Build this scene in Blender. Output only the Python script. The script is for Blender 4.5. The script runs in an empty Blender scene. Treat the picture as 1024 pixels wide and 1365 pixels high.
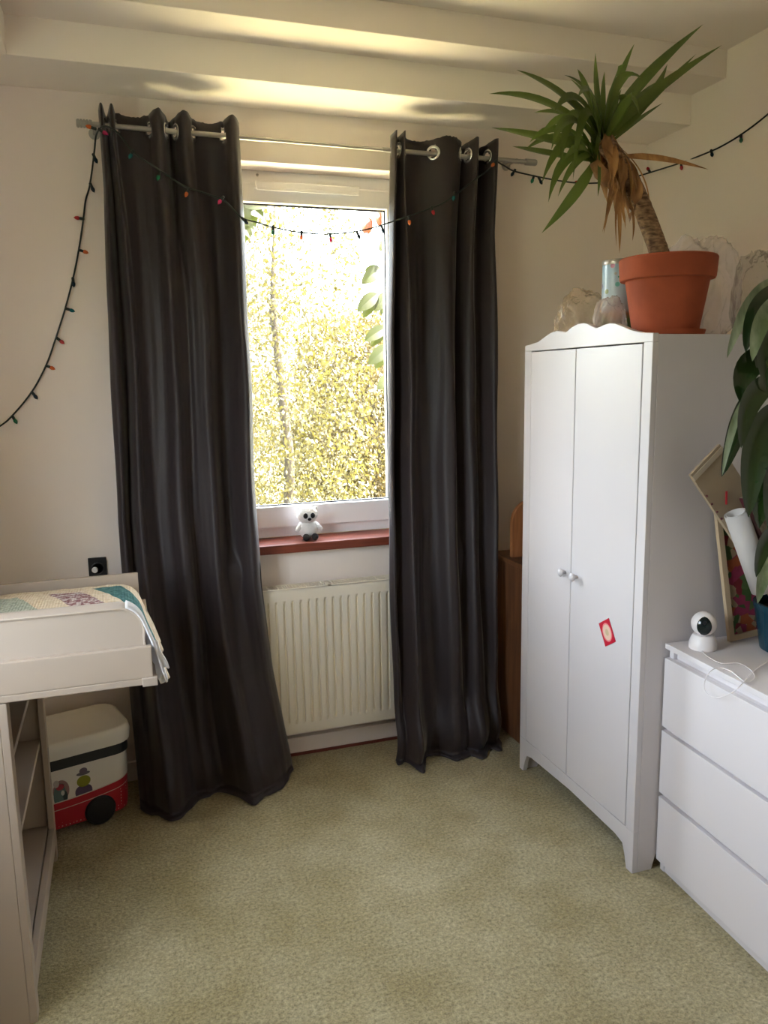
import bpy, bmesh, math, random
from mathutils import Vector, Matrix, noise
S = bpy.context.scene
COL = S.collection
# ---------------------------------------------------------------- camera
F_PX, W_PX, H_PX = 1052.387, 1024, 1365
CAM = Vector((-1.58457, -3.21370, 1.60967))
RR = Vector((0.947723, -0.318712, -0.015642)); UU = Vector((0.067216, 0.151472, 0.986174)); FF = Vector((0.311936, 0.935670, -0.164976))
cd = bpy.data.cameras.new('camera'); cam = bpy.data.objects.new('camera', cd); COL.objects.link(cam)
cam.matrix_world = Matrix(((RR.x, UU.x, -FF.x, CAM.x), (RR.y, UU.y, -FF.y, CAM.y), (RR.z, UU.z, -FF.z, CAM.z), (0, 0, 0, 1)))
cd.sensor_fit = 'HORIZONTAL'; cd.sensor_width = 36; cd.lens = F_PX * 36 / W_PX; cd.clip_start = .05; cd.clip_end = 200
S.camera = cam
# ---------------------------------------------------------------- sky, sun, exposure
w = bpy.data.worlds.new('sky'); S.world = w; w.use_nodes = True
nt = w.node_tree; nt.nodes.clear()
wo = nt.nodes.new('ShaderNodeOutputWorld'); bg = nt.nodes.new('ShaderNodeBackground'); sk = nt.nodes.new('ShaderNodeTexSky')
sk.sky_type = 'NISHITA'; sk.sun_disc = False; sk.sun_elevation = math.radians(48); sk.sun_rotation = math.radians(120)
sk.dust_density = 4.0; sk.air_density = 1.0
hs = nt.nodes.new('ShaderNodeHueSaturation'); hs.inputs['Saturation'].default_value = .45; hs.inputs['Value'].default_value = 1
nt.links.new(sk.outputs[0], hs.inputs['Color']); nt.links.new(hs.outputs[0], bg.inputs[0]); nt.links.new(bg.outputs[0], wo.inputs[0])
bg.inputs[1].default_value = 1.25
sd = bpy.data.lights.new('sun', 'SUN'); sun = bpy.data.objects.new('sun', sd); COL.objects.link(sun)
sd.energy = 26.0; sd.angle = math.radians(1.5); sd.color = (1, .95, .85)
sun.rotation_euler = Vector((-.75, -.05, -1.0)).to_track_quat('-Z', 'Y').to_euler()
pd = bpy.data.lights.new('window_portal', 'AREA'); po = bpy.data.objects.new('window_portal', pd); COL.objects.link(po)
po2 = bpy.data.objects.new('added_window_portal', pd.copy()); COL.objects.link(po2); po2.data.shape = 'RECTANGLE'; po2.data.size = 1.3; po2.data.size_y = .95; po2.data.cycles.is_portal = True
po2.location = (-2.55, -1.775, 1.65); po2.rotation_euler = (0, math.radians(-90), 0)
pd.shape = 'RECTANGLE'; pd.size = .9; pd.size_y = 1.5; pd.cycles.is_portal = True
po.location = (-.78, .28, 1.70); po.rotation_euler = (math.radians(-90), 0, 0)
S.view_settings.view_transform = 'Standard'; S.view_settings.look = 'None'; S.view_settings.gamma = 1
S.view_settings.use_curve_mapping = False
S.view_settings.exposure = 2.65
S.cycles.max_bounces = 12; S.cycles.diffuse_bounces = 8; S.cycles.transparent_max_bounces = 24
S.cycles.sample_clamp_indirect = 40
# ---------------------------------------------------------------- helpers
def at(px, py, ax, c):
    d = FF + RR * ((px - 512) / F_PX) - UU * ((py - 682.5) / F_PX)
    i = 'xyz'.index(ax); return CAM + d * ((c - CAM[i]) / d[i])
def worg(o):
    v = Vector((0, 0, 0))
    while o is not None: v += o.location; o = o.parent
    return v
class MB:
    def __init__(s): s.v = []; s.f = []
    def add(s, vs, fs):
        k = len(s.v); s.v += [Vector(a) for a in vs]; s.f += [tuple(i + k for i in f) for f in fs]; return s
    def box(s, x0, x1, y0, y1, z0, z1, b=0.0):
        if b <= 0:
            return s.add([(x, y, z) for x in (x0, x1) for y in (y0, y1) for z in (z0, z1)],
                         [(0, 1, 3, 2), (4, 6, 7, 5), (0, 4, 5, 1), (2, 3, 7, 6), (0, 2, 6, 4), (1, 5, 7, 3)])
        bm = bmesh.new(); bmesh.ops.create_cube(bm, size=1)
        for q in bm.verts: q.co = Vector(((x0 + x1) / 2 + q.co.x * (x1 - x0), (y0 + y1) / 2 + q.co.y * (y1 - y0), (z0 + z1) / 2 + q.co.z * (z1 - z0)))
        bmesh.ops.bevel(bm, geom=list(bm.edges), offset=b, segments=2, affect='EDGES', profile=.6)
        return s.frombm(bm)
    def frombm(s, bm):
        bm.verts.ensure_lookup_table(); bm.verts.index_update()
        s.add([q.co.copy() for q in bm.verts], [tuple(v.index for v in f.verts) for f in bm.faces]); bm.free(); return s
    def tube(s, pts, r, n=8, cap=True):
        pts = [Vector(p) for p in pts]; R_ = r if isinstance(r, (list, tuple)) else [r] * len(pts)
        k = len(s.v); up = Vector((0, 0, 1)); N = None
        for i, p in enumerate(pts):
            t = (pts[min(i + 1, len(pts) - 1)] - pts[max(i - 1, 0)])
            t = t.normalized() if t.length > 1e-9 else up
            if N is None:
                N = t.orthogonal().normalized()
            N = (N - t * N.dot(t)); N = N.normalized() if N.length > 1e-6 else t.orthogonal().normalized()
            B = t.cross(N)
            for j in range(n):
                a = 2 * math.pi * j / n; s.v.append(p + (N * math.cos(a) + B * math.sin(a)) * R_[i])
        for i in range(len(pts) - 1):
            for j in range(n):
                a = k + i * n + j; b = k + i * n + (j + 1) % n; s.f.append((a, b, b + n, a + n))
        if cap:
            s.f.append(tuple(k + j for j in range(n))[::-1]); m = k + (len(pts) - 1) * n; s.f.append(tuple(m + j for j in range(n)))
        return s
    def lathe(s, prof, c, n=32, axis=Vector((0, 0, 1)), cap=True):
        axis = Vector(axis).normalized(); N = axis.orthogonal().normalized(); B = axis.cross(N); c = Vector(c); k = len(s.v)
        for r, h in prof:
            for j in range(n):
                a = 2 * math.pi * j / n; s.v.append(c + axis * h + (N * math.cos(a) + B * math.sin(a)) * max(r, 1e-4))
        for i in range(len(prof) - 1):
            for j in range(n):
                a = k + i * n + j; b = k + i * n + (j + 1) % n; s.f.append((a, b, b + n, a + n))
        if cap:
            s.f.append(tuple(k + j for j in range(n))[::-1]); m = k + (len(prof) - 1) * n; s.f.append(tuple(m + j for j in range(n)))
        return s
    def prism(s, poly, a0, a1, axis='x'):
        def P(u, v, a): return {'x': (a, u, v), 'y': (u, a, v), 'z': (u, v, a)}[axis]
        n = len(poly); vs = [P(u, v, a0) for u, v in poly] + [P(u, v, a1) for u, v in poly]
        return s.add(vs, [tuple(range(n)), tuple(range(2 * n - 1, n - 1, -1))] + [(i, i + n, (i + 1) % n + n, (i + 1) % n) for i in range(n)])
    def grid(s, fn, nu, nv):
        k = len(s.v)
        for i in range(nu + 1):
            for j in range(nv + 1): s.v.append(Vector(fn(i / nu, j / nv)))
        for i in range(nu):
            for j in range(nv):
                a = k + i * (nv + 1) + j; s.f.append((a, a + 1, a + nv + 2, a + nv + 1))
        return s
    def ball(s, c, r, sub=2, sc=(1, 1, 1), fn=None):
        bm = bmesh.new(); bmesh.ops.create_icosphere(bm, subdivisions=sub, radius=1)
        for q in bm.verts:
            d = q.co.copy(); k = fn(d) if fn else 1
            q.co = Vector(c) + Vector((d.x * sc[0], d.y * sc[1], d.z * sc[2])) * r * k
        return s.frombm(bm)
    def build(s, name, m, parent=None, smooth=False, local=False, bev=0, solid=0, fix=True, auto=None):
        me = bpy.data.meshes.new(name); off = Vector((0, 0, 0)) if local or parent is None else worg(parent)
        me.from_pydata([tuple(q - off) for q in s.v], [], s.f); me.update()
        if fix:
            bm = bmesh.new(); bm.from_mesh(me); bmesh.ops.recalc_face_normals(bm, faces=bm.faces); bm.to_mesh(me); bm.free()
        for mm in (m if isinstance(m, (list, tuple)) else [m]): me.materials.append(mm)
        o = bpy.data.objects.new(name, me); COL.objects.link(o)
        if parent is not None: o.parent = parent
        if smooth:
            for p in me.polygons: p.use_smooth = True
        if auto:
            try: me.set_sharp_from_angle(angle=math.radians(auto))
            except Exception: pass
        if solid:
            q = o.modifiers.new('solid', 'SOLIDIFY'); q.thickness = solid; q.offset = 0
        if bev:
            q = o.modifiers.new('bevel', 'BEVEL'); q.width = bev; q.segments = 2; q.limit_method = 'ANGLE'; q.angle_limit = math.radians(40)
        return o
def thing(name, label, cat, loc=(0, 0, 0), rz=0, group=None):
    o = bpy.data.objects.new(name, None); COL.objects.link(o); o.location = loc; o.rotation_euler = (0, 0, rz)
    o.empty_display_size = .05; o['label'] = label; o['category'] = cat
    if group: o['group'] = group
    return o
def tag(o, label, cat, group=None):
    o['label'] = label; o['category'] = cat
    if group: o['group'] = group
    return o
def lab(o, t): o['label'] = t; return o
def struct(o): o['kind'] = 'structure'; return o
def stuff(o): o['kind'] = 'stuff'; return o

def mat(name, col, rough=.5, metal=0, spec=.5, var=0, vscale=8, col2=None, bump=0, bscale=60, sheen=0, trans=0, stretch=None, coat=0, emis=0, detail=4):
    m = bpy.data.materials.new(name); m.use_nodes = True; n = m.node_tree; b = n.nodes['Principled BSDF']
    b.inputs['Base Color'].default_value = (*col, 1); b.inputs['Roughness'].default_value = rough; b.inputs['Metallic'].default_value = metal
    b.inputs['Specular IOR Level'].default_value = spec
    if coat: b.inputs['Coat Weight'].default_value = coat
    if sheen: b.inputs['Sheen Weight'].default_value = sheen; b.inputs['Sheen Roughness'].default_value = .35
    tc = n.nodes.new('ShaderNodeTexCoord'); mp = n.nodes.new('ShaderNodeMapping'); n.links.new(tc.outputs['Object'], mp.inputs[0])
    if stretch: mp.inputs['Scale'].default_value = stretch
    if col2 is not None or var:
        if col2 is None: col2 = tuple(c * (1 - var) for c in col)
        ns = n.nodes.new('ShaderNodeTexNoise'); ns.inputs['Scale'].default_value = vscale; ns.inputs['Detail'].default_value = detail
        rp = n.nodes.new('ShaderNodeValToRGB'); rp.color_ramp.elements[0].position = .35; rp.color_ramp.elements[1].position = .65
        rp.color_ramp.elements[0].color = (*col, 1); rp.color_ramp.elements[1].color = (*col2, 1)
        n.links.new(mp.outputs[0], ns.inputs['Vector']); n.links.new(ns.outputs['Fac'], rp.inputs[0]); n.links.new(rp.outputs[0], b.inputs['Base Color'])
    if bump:
        nb = n.nodes.new('ShaderNodeTexNoise'); nb.inputs['Scale'].default_value = bscale; nb.inputs['Detail'].default_value = 5
        bp = n.nodes.new('ShaderNodeBump'); bp.inputs['Strength'].default_value = bump; bp.inputs['Distance'].default_value = .004
        n.links.new(mp.outputs[0], nb.inputs['Vector']); n.links.new(nb.outputs['Fac'], bp.inputs['Height']); n.links.new(bp.outputs[0], b.inputs['Normal'])
    if trans:
        tr = n.nodes.new('ShaderNodeBsdfTranslucent'); mx = n.nodes.new('ShaderNodeMixShader'); mx.inputs[0].default_value = trans
        src = b.inputs['Base Color'].links[0].from_socket if b.inputs['Base Color'].links else None
        if src: n.links.new(src, tr.inputs[0])
        else: tr.inputs[0].default_value = (*col, 1)
        n.links.new(b.outputs[0], mx.inputs[1]); n.links.new(tr.outputs[0], mx.inputs[2]); n.links.new(mx.outputs[0], n.nodes['Material Output'].inputs[0])
    return m
def film(name, col, alpha, rough=.2):
    m = mat(name, col, rough, spec=.8); n = m.node_tree; b = n.nodes['Principled BSDF']
    t = n.nodes.new('ShaderNodeBsdfTransparent'); mx = n.nodes.new('ShaderNodeMixShader'); mx.inputs[0].default_value = alpha
    n.links.new(t.outputs[0], mx.inputs[1]); n.links.new(b.outputs[0], mx.inputs[2]); n.links.new(mx.outputs[0], n.nodes['Material Output'].inputs[0]); return m
M = dict(
 wall=mat('wall_paint', (.85, .765, .70), .85, bump=.15, bscale=40, spec=.2),
 ceil=mat('ceiling_paint', (.78, .70, .64), .9, spec=.2),
 white=mat('white_lacquer', (.60, .565, .57), .32, var=.02, vscale=3),
 malm=mat('white_foil', (.72, .68, .69), .38),
 cream=mat('cream_board', (.43, .35, .275), .5, var=.04, vscale=4),
 upvc=mat('window_plastic', (.86, .85, .86), .3),
 rad=mat('radiator_enamel', (.84, .775, .65), .35),
 sill=mat('sill_wood', (.22, .045, .02), .5, col2=(.14, .028, .012), vscale=5, stretch=(1, 14, 14)),
 brown=mat('brown_wood', (.16, .065, .025), .5, col2=(.10, .04, .018), vscale=5, stretch=(12, 12, 1)),
 orange_wood=mat('orange_wood', (.33, .13, .05), .5, col2=(.24, .09, .03), vscale=5, stretch=(12, 12, 1)),
 curtain=mat('charcoal_satin', (.032, .0235, .0245), .52, spec=.35, sheen=.25, bump=.08, bscale=300),
 metal=mat('brushed_rod', (.42, .40, .37), .38, .75),
 chrome=mat('eyelet_metal', (.75, .75, .73), .25, .85),
 terra=mat('terracotta', (.38, .085, .035), .75, col2=(.30, .066, .028), vscale=9, spec=.25, bump=.2),
 soil=mat('soil', (.03, .02, .012), .95, bump=1, bscale=40),
 trunk=mat('trunk_bark', (.36, .22, .12), .85, col2=(.10, .05, .025), vscale=45, stretch=(1, 1, 3), bump=1, bscale=60),
 husk=mat('dry_husk', (.50, .27, .10), .7, col2=(.22, .10, .035), vscale=14, stretch=(2, 2, .6), trans=.15),
 leaf=mat('yucca_leaf', (.075, .115, .016), .38, col2=(.12, .17, .03), vscale=6, trans=.25),
 leaf2=mat('yucca_leaf_young', (.15, .22, .035), .4, col2=(.10, .16, .025), vscale=6, trans=.3),
 dark_leaf=mat('glossy_leaf', (.007, .020, .003), .24, col2=(.014, .036, .006), vscale=7, coat=.3),
 pale_leaf=mat('pale_leaf', (.30, .34, .22), .3, col2=(.10, .14, .06), vscale=9, stretch=(3, 3, 1), trans=.2),
 teal=mat('teal_glaze', (.004, .035, .055), .25),
 black=mat('black_plastic', (.012, .012, .014), .35),
 dkgreen=mat('dark_green_wire', (.006, .014, .010), .5),
 lidwhite=mat('toy_box_white', (.74, .70, .62), .4),
 red=mat('red_plastic', (.42, .012, .025), .4),
 whitec=mat('white_cloth', (.82, .81, .82), .9, bump=.3, bscale=150, trans=.25),
 padside=mat('pad_vinyl', (.42, .35, .285), .55),
 paper=mat('white_paper', (.52, .50, .49), .7),
 card=mat('old_card', (.40, .32, .22), .8, col2=(.33, .25, .17), vscale=4),
 maroon=mat('maroon_binding', (.10, .015, .025), .5),
 monitor=mat('monitor_white', (.80, .76, .76), .35),
 screenblk=mat('monitor_face', (.006, .012, .012), .12),
 redwood=mat('red_floor_edge', (.17, .035, .02), .5),
 fur=mat('plush_white', (.82, .81, .80), .95, bump=1.5, bscale=260, sheen=.4),
 furblk=mat('plush_black', (.012, .01, .01), .9, bump=1, bscale=200),
 soffit=mat('soffit_paint', (.88, .81, .73), .9, spec=.2),
 tree_leaf=mat('willow_leaf', (.056, .046, .008), .6, col2=(.040, .036, .007), vscale=3, trans=.5),
 tree_leaf2=mat('tan_leaf', (.062, .044, .012), .6, col2=(.046, .038, .010), vscale=3, trans=.5),
 treebark=mat('tree_bark', (.020, .014, .007), .9, bump=1),
 vine=mat('vine_leaf', (.021, .030, .002), .5, col2=(.030, .036, .004), vscale=10, trans=.5),
 vineor=mat('vine_leaf_orange', (.13, .027, .005), .5, trans=.5),
 lawn=mat('garden_grass', (.10, .10, .04), .95, col2=(.14, .12, .05), vscale=2),
)
def glassmat():
    m = bpy.data.materials.new('window_glass'); m.use_nodes = True; n = m.node_tree; n.nodes.clear()
    o = n.nodes.new('ShaderNodeOutputMaterial'); t = n.nodes.new('ShaderNodeBsdfTransparent'); g = n.nodes.new('ShaderNodeBsdfGlossy')
    g.inputs['Roughness'].default_value = .02; lw0 = n.nodes.new('ShaderNodeLayerWeight'); lw0.inputs[0].default_value = .5; lw = n.nodes.new('ShaderNodeMapRange'); lw.interpolation_type = 'SMOOTHERSTEP'; lw.inputs['From Min'].default_value = .55; lw.inputs['From Max'].default_value = 1.0; lw.inputs['To Min'].default_value = .03; lw.inputs['To Max'].default_value = .6
    n.links.new(lw0.outputs['Facing'], lw.inputs[0]); mx = n.nodes.new('ShaderNodeMixShader')
    t.inputs[0].default_value = (.96, .97, .95, 1)
    n.links.new(lw.outputs[0], mx.inputs[0]); n.links.new(t.outputs[0], mx.inputs[1]); n.links.new(g.outputs[0], mx.inputs[2]); n.links.new(mx.outputs[0], o.inputs[0]); return m
M['glass'] = glassmat()
def carpetmat():
    m = mat('carpet', (.33, .29, .165), 1, spec=.1, sheen=.3); n = m.node_tree; b = n.nodes['Principled BSDF']
    tc = n.nodes.new('ShaderNodeTexCoord')
    def nz(sc, det, r=.6):
        q = n.nodes.new('ShaderNodeTexNoise'); q.inputs['Scale'].default_value = sc; q.inputs['Detail'].default_value = det; q.inputs['Roughness'].default_value = r
        n.links.new(tc.outputs['Object'], q.inputs['Vector']); return q
    a = nz(3.2, 5); f = nz(95, 4, .85)
    r1 = n.nodes.new('ShaderNodeValToRGB'); r1.color_ramp.elements[0].position = .35; r1.color_ramp.elements[1].position = .68
    r1.color_ramp.elements[0].color = (.33, .275, .145, 1); r1.color_ramp.elements[1].color = (.46, .41, .265, 1)
    r2 = n.nodes.new('ShaderNodeValToRGB'); r2.color_ramp.elements[0].position = .3; r2.color_ramp.elements[1].position = .72
    r2.color_ramp.elements[0].color = (.38, .38, .33, 1); r2.color_ramp.elements[1].color = (1.5, 1.48, 1.42, 1)
    mu = n.nodes.new('ShaderNodeMixRGB'); mu.blend_type = 'MULTIPLY'; mu.inputs[0].default_value = 1
    n.links.new(a.outputs['Fac'], r1.inputs[0]); n.links.new(f.outputs['Fac'], r2.inputs[0]); n.links.new(r1.outputs[0], mu.inputs[1]); n.links.new(r2.outputs[0], mu.inputs[2])
    n.links.new(mu.outputs[0], b.inputs['Base Color'])
    bp = n.nodes.new('ShaderNodeBump'); bp.inputs['Strength'].default_value = .9; bp.inputs['Distance'].default_value = .006
    f2 = nz(90, 4, .7); n.links.new(f2.outputs['Fac'], bp.inputs['Height']); n.links.new(bp.outputs[0], b.inputs['Normal']); return m
M['carpet'] = carpetmat()
random.seed(7)
# ---------------------------------------------------------------- room shell
XL, XR, YB, ZC = -2.38, .77, -4.6, 2.86
WX0, WX1, WZ0, WZ1 = -1.23, -.33, .905, 2.45      # window opening
struct(MB().box(XL - .2, XR + .2, YB - .2, .3, -.15, 0).build('floor', M['carpet']))
wb = MB(); wb.box(XL - .2, WX0, 0, .3, 0, 3.0).box(WX1, XR + .2, 0, .3, 0, 3.0).box(WX0, WX1, 0, .3, 0, WZ0).box(WX0, WX1, 0, .3, WZ1, 3.0)
struct(wb.build('wall_back', M['wall']))
LY0, LY1, LZ0, LZ1 = -2.25, -1.30, 1.0, 2.3     # second window, added in the left wall out of view to light the room
struct(MB().box(XL - .2, XL, YB, LY0, 0, 3.0).box(XL - .2, XL, LY1, 0, 0, 3.0).box(XL - .2, XL, LY0, LY1, 0, LZ0).box(XL - .2, XL, LY0, LY1, LZ1, 3.0).build('wall_left', M['wall']))
struct(MB().box(XR, XR + .2, YB, 0, 0, 3.0).build('wall_right', M['wall']))
struct(MB().box(XL - .2, XR + .2, YB - .2, YB, 0, 3.0).build('wall_front', M['wall']))
struct(MB().box(XL, XR, YB, 0, ZC, 3.0).build('ceiling', M['ceil']))
# stepped bulkhead: lower step (underside 2.64), upper step (underside 2.757)
struct(MB().box(XL, XR, -.288, 0, 2.64, ZC, .003).build('ceiling_bulkhead', M['soffit']))
struct(MB().box(XL, -1.838, YB, -.288, 2.64, ZC, .003).build('ceiling_bulkhead', M['soffit']))
struct(MB().box(-1.838, XR, -.485, -.288, 2.757, ZC, .003).build('ceiling_step', M['ceil']))
struct(MB().box(XL, -1.0, -.016, 0, 0, .082, .003).build('baseboard_back', M['wall']))
bb = MB().box(-1.0, WX1 + 1.0, -.03, 0, .012, .082, .003)
struct(bb.build('baseboard_back', M['wall']))
struct(MB().box(-1.35, XR, -.034, 0, 0, .012).build('trim_1', M['redwood']))
struct(MB().box(XL, XL + .016, YB, -.02, 0, .08, .003).build('baseboard_left', M['wall']))
struct(MB().box(XR - .016, XR, YB, -.02, 0, .08, .003).build('baseboard_right', M['wall']))
# window
win = thing('window_1', '', ''); del win['label']; del win['category']; win['kind'] = 'structure'; win.location = (-.78, .14, WZ0)
fy0, fy1 = .135, .20
fr = MB().box(WX0, WX0 + .06, fy0, fy1, .93, WZ1, .004).box(WX1 - .06, WX1, fy0, fy1, .93, WZ1, .004).box(WX0, WX1, fy0, fy1, .943, 1.0, .004).box(WX0, WX1, fy0 - .005, fy1, 2.375, WZ1, .004)
fr.build('window_frame', M['upvc'], win)
sy0, sy1 = .118, .19
GX0, GX1, GZ0, GZ1 = -1.12, -.44, 1.079, 2.325
sa = MB().box(GX0 - .075, GX0, sy0, sy1, .985, 2.40, .006).box(GX1, GX1 + .075, sy0, sy1, .985, 2.40, .006).box(GX0 - .01, GX1 + .01, sy0, sy1, .985, GZ0, .006).box(GX0 - .01, GX1 + .01, sy0, sy1, GZ1, 2.40, .006)
sa.build('window_sash', M['upvc'], win)
gk = MB().box(GX0, GX1, .145, .15, GZ0, GZ0 + .005).box(GX0, GX1, .145, .15, GZ1 - .007, GZ1).box(GX0, GX0 + .005, .145, .15, GZ0, GZ1).box(GX1 - .005, GX1, .145, .15, GZ0, GZ1)
gk.build('gasket', M['black'], win)
MB().box(GX0, GX1, .158, .161, GZ0, GZ1).build('pane', M['glass'], win)
MB().box(WX0 - .0, WX1 + .0, .20, .46, .925, .94, .003).build('added_outer_sill', mat('added_outer_sill', (.45, .41, .28), .6), win)  # unseen outer sill, added to bounce sunlight up to the soffit
v = MB().box(-1.0, -.565, .098, .12, 2.375, 2.405, .006); v.build('trickle_vent', M['upvc'], win)
MB().box(-.995, -.57, .094, .10, 2.368, 2.378, .002).build('vent_flap', M['upvc'], win)
MB().lathe([(.006, -.004), (.006, .003)], (-.985, .133, 2.432), 12, (0, -1, 0)).build('screw_cap', M['black'], win)
w2 = bpy.data.objects.new('added_window_2', None); COL.objects.link(w2); w2.location = (XL - .1, -1.775, LZ0); w2['kind'] = 'structure'
f2 = MB()
for a, b_ in ((LY0, LY0 + .07), (LY1 - .07, LY1), (-1.815, -1.735)): f2.box(XL - .14, XL - .08, a, b_, LZ0, LZ1)
f2.box(XL - .14, XL - .08, LY0, LY1, LZ0, LZ0 + .07).box(XL - .14, XL - .08, LY0, LY1, LZ1 - .07, LZ1)
f2.build('window_frame', M['upvc'], w2)
for a, b_ in ((LY0 + .07, -1.815), (-1.735, LY1 - .07)): MB().box(XL - .115, XL - .112, a, b_, LZ0 + .07, LZ1 - .07).build('pane', M['glass'], w2)
struct(MB().box(-1.27, -.29, -.045, .135, .905, .943, .006).build('window_sill', M['sill'], win))
# ---------------------------------------------------------------- radiator
rd = thing('radiator', 'cream ribbed panel radiator under the window between the curtains', 'radiator', (-.80, -.06, .14))
RX0, RX1, RZ0, RZ1, RY = -1.255, -.345, .14, .765, -.10
n_r = int((RX1 - RX0 - .05) / .0345); pts = []
prof = [(0, 0), (.24, 0), (.33, -1), (.42, 0)]
xs = []; x = RX0 + .035
for i in range(n_r):
    xs += [(x, 0), (x + .021, 0), (x + .0245, .010), (x + .031, .010), (x + .0345, 0)]; x += .0345
zz = [(RZ0, 0), (.176, 0), (.190, 1), (.703, 1), (.718, 0), (RZ1, 0)]
fl = [(RX0, 0)] + xs + [(RX1, 0)]
g = MB()
for (xa, d) in fl:
    for (z, k) in zz: g.v.append(Vector((xa, RY + d * k, z)))
nz = len(zz)
for i in range(len(fl) - 1):
    for j in range(nz - 1):
        a = i * nz + j; g.f.append((a, a + 1, a + nz + 1, a + nz))
g.box(RX0, RX1, RY + .012, RY + .03, RZ0, RZ1 - .002)
g.box(RX0, RX1, RY, RY + .02, RZ0 - .006, RZ0)
g.build('front_panel', M['rad'], rd)
MB().box(RX0, RX1, RY + .055, RY + .068, RZ0, RZ1 - .01, .003).build('back_panel', M['rad'], rd)
for a in (RX0 - .004, RX1): MB().box(a, a + .004, RY, RY + .075, RZ0 + .01, RZ1, .001).build('side_cover', M['rad'], rd)
tg = MB().box(RX0, RX1, RY, RY + .008, RZ1 - .002, RZ1 + .004).box(RX0, RX1, RY + .066, RY + .075, RZ1 - .002, RZ1 + .004).box(-.80, -.785, RY, RY + .075, RZ1 - .002, RZ1 + .004)
for k in range(4): tg.box(RX0, RX1, RY + .016 + k * .013, RY + .020 + k * .013, RZ1 - .001, RZ1 + .003)
x = RX0
while x < RX1: tg.box(x, x + .005, RY + .008, RY + .066, RZ1 - .001, RZ1 + .003); x += .0105
stuff(tg.build('top_grille', M['rad'], rd))
for a in (-1.17, -.46): MB().box(a, a + .03, -.032, -.001, .2, .7).build('wall_bracket', M['rad'], rd)
for a in (-1.2, -.4): MB().tube([(a, -.06, .14), (a, -.06, .0)], .008).build('pipe', M['rad'], rd)
# ---------------------------------------------------------------- curtain rod
RODY, RODZ = -.10, 2.503
rod = thing('curtain_rod', 'long grey metal curtain rod above the window with ribbed end', 'curtain rod', (-.75, RODY, RODZ))
for a, b_ in (([-1.60, RODY, RODZ + .004], [-.99, RODY, RODZ]), ([-.53, RODY, RODZ - .003], [.12, RODY, RODZ - .006])): MB().tube([a, b_], .009, 12).build('outer_tube', M['metal'], rod, smooth=True, auto=40)
MB().tube([(-1.05, RODY, RODZ), (-.50, RODY, RODZ - .003)], .0065, 12).build('inner_tube', M['metal'], rod, smooth=True, auto=40)
p = [(.0125, 0)]
for k in range(5): p += [(.0145, .003 + k * .010), (.0145, .009 + k * .010), (.0115, .010 + k * .010), (.0115, .012 + k * .010)]
MB().lathe(p, (-1.60, RODY, RODZ + .004), 16, (-1, 0, 0)).build('finial', M['metal'], rod)
MB().lathe([(.013, 0), (.013, .045), (.011, .05)], (.10, RODY, RODZ - .006), 16, (1, 0, 0)).build('finial', M['metal'], rod)
for bx in (-1.625 + .03, .06): MB().tube([(bx, 0, RODZ), (bx, RODY, RODZ)], .006, 8).lathe([(.02, 0), (.02, .004)], (bx, 0, RODZ), 16, (0, -1, 0)).build('bracket', M['metal'], rod)
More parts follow.
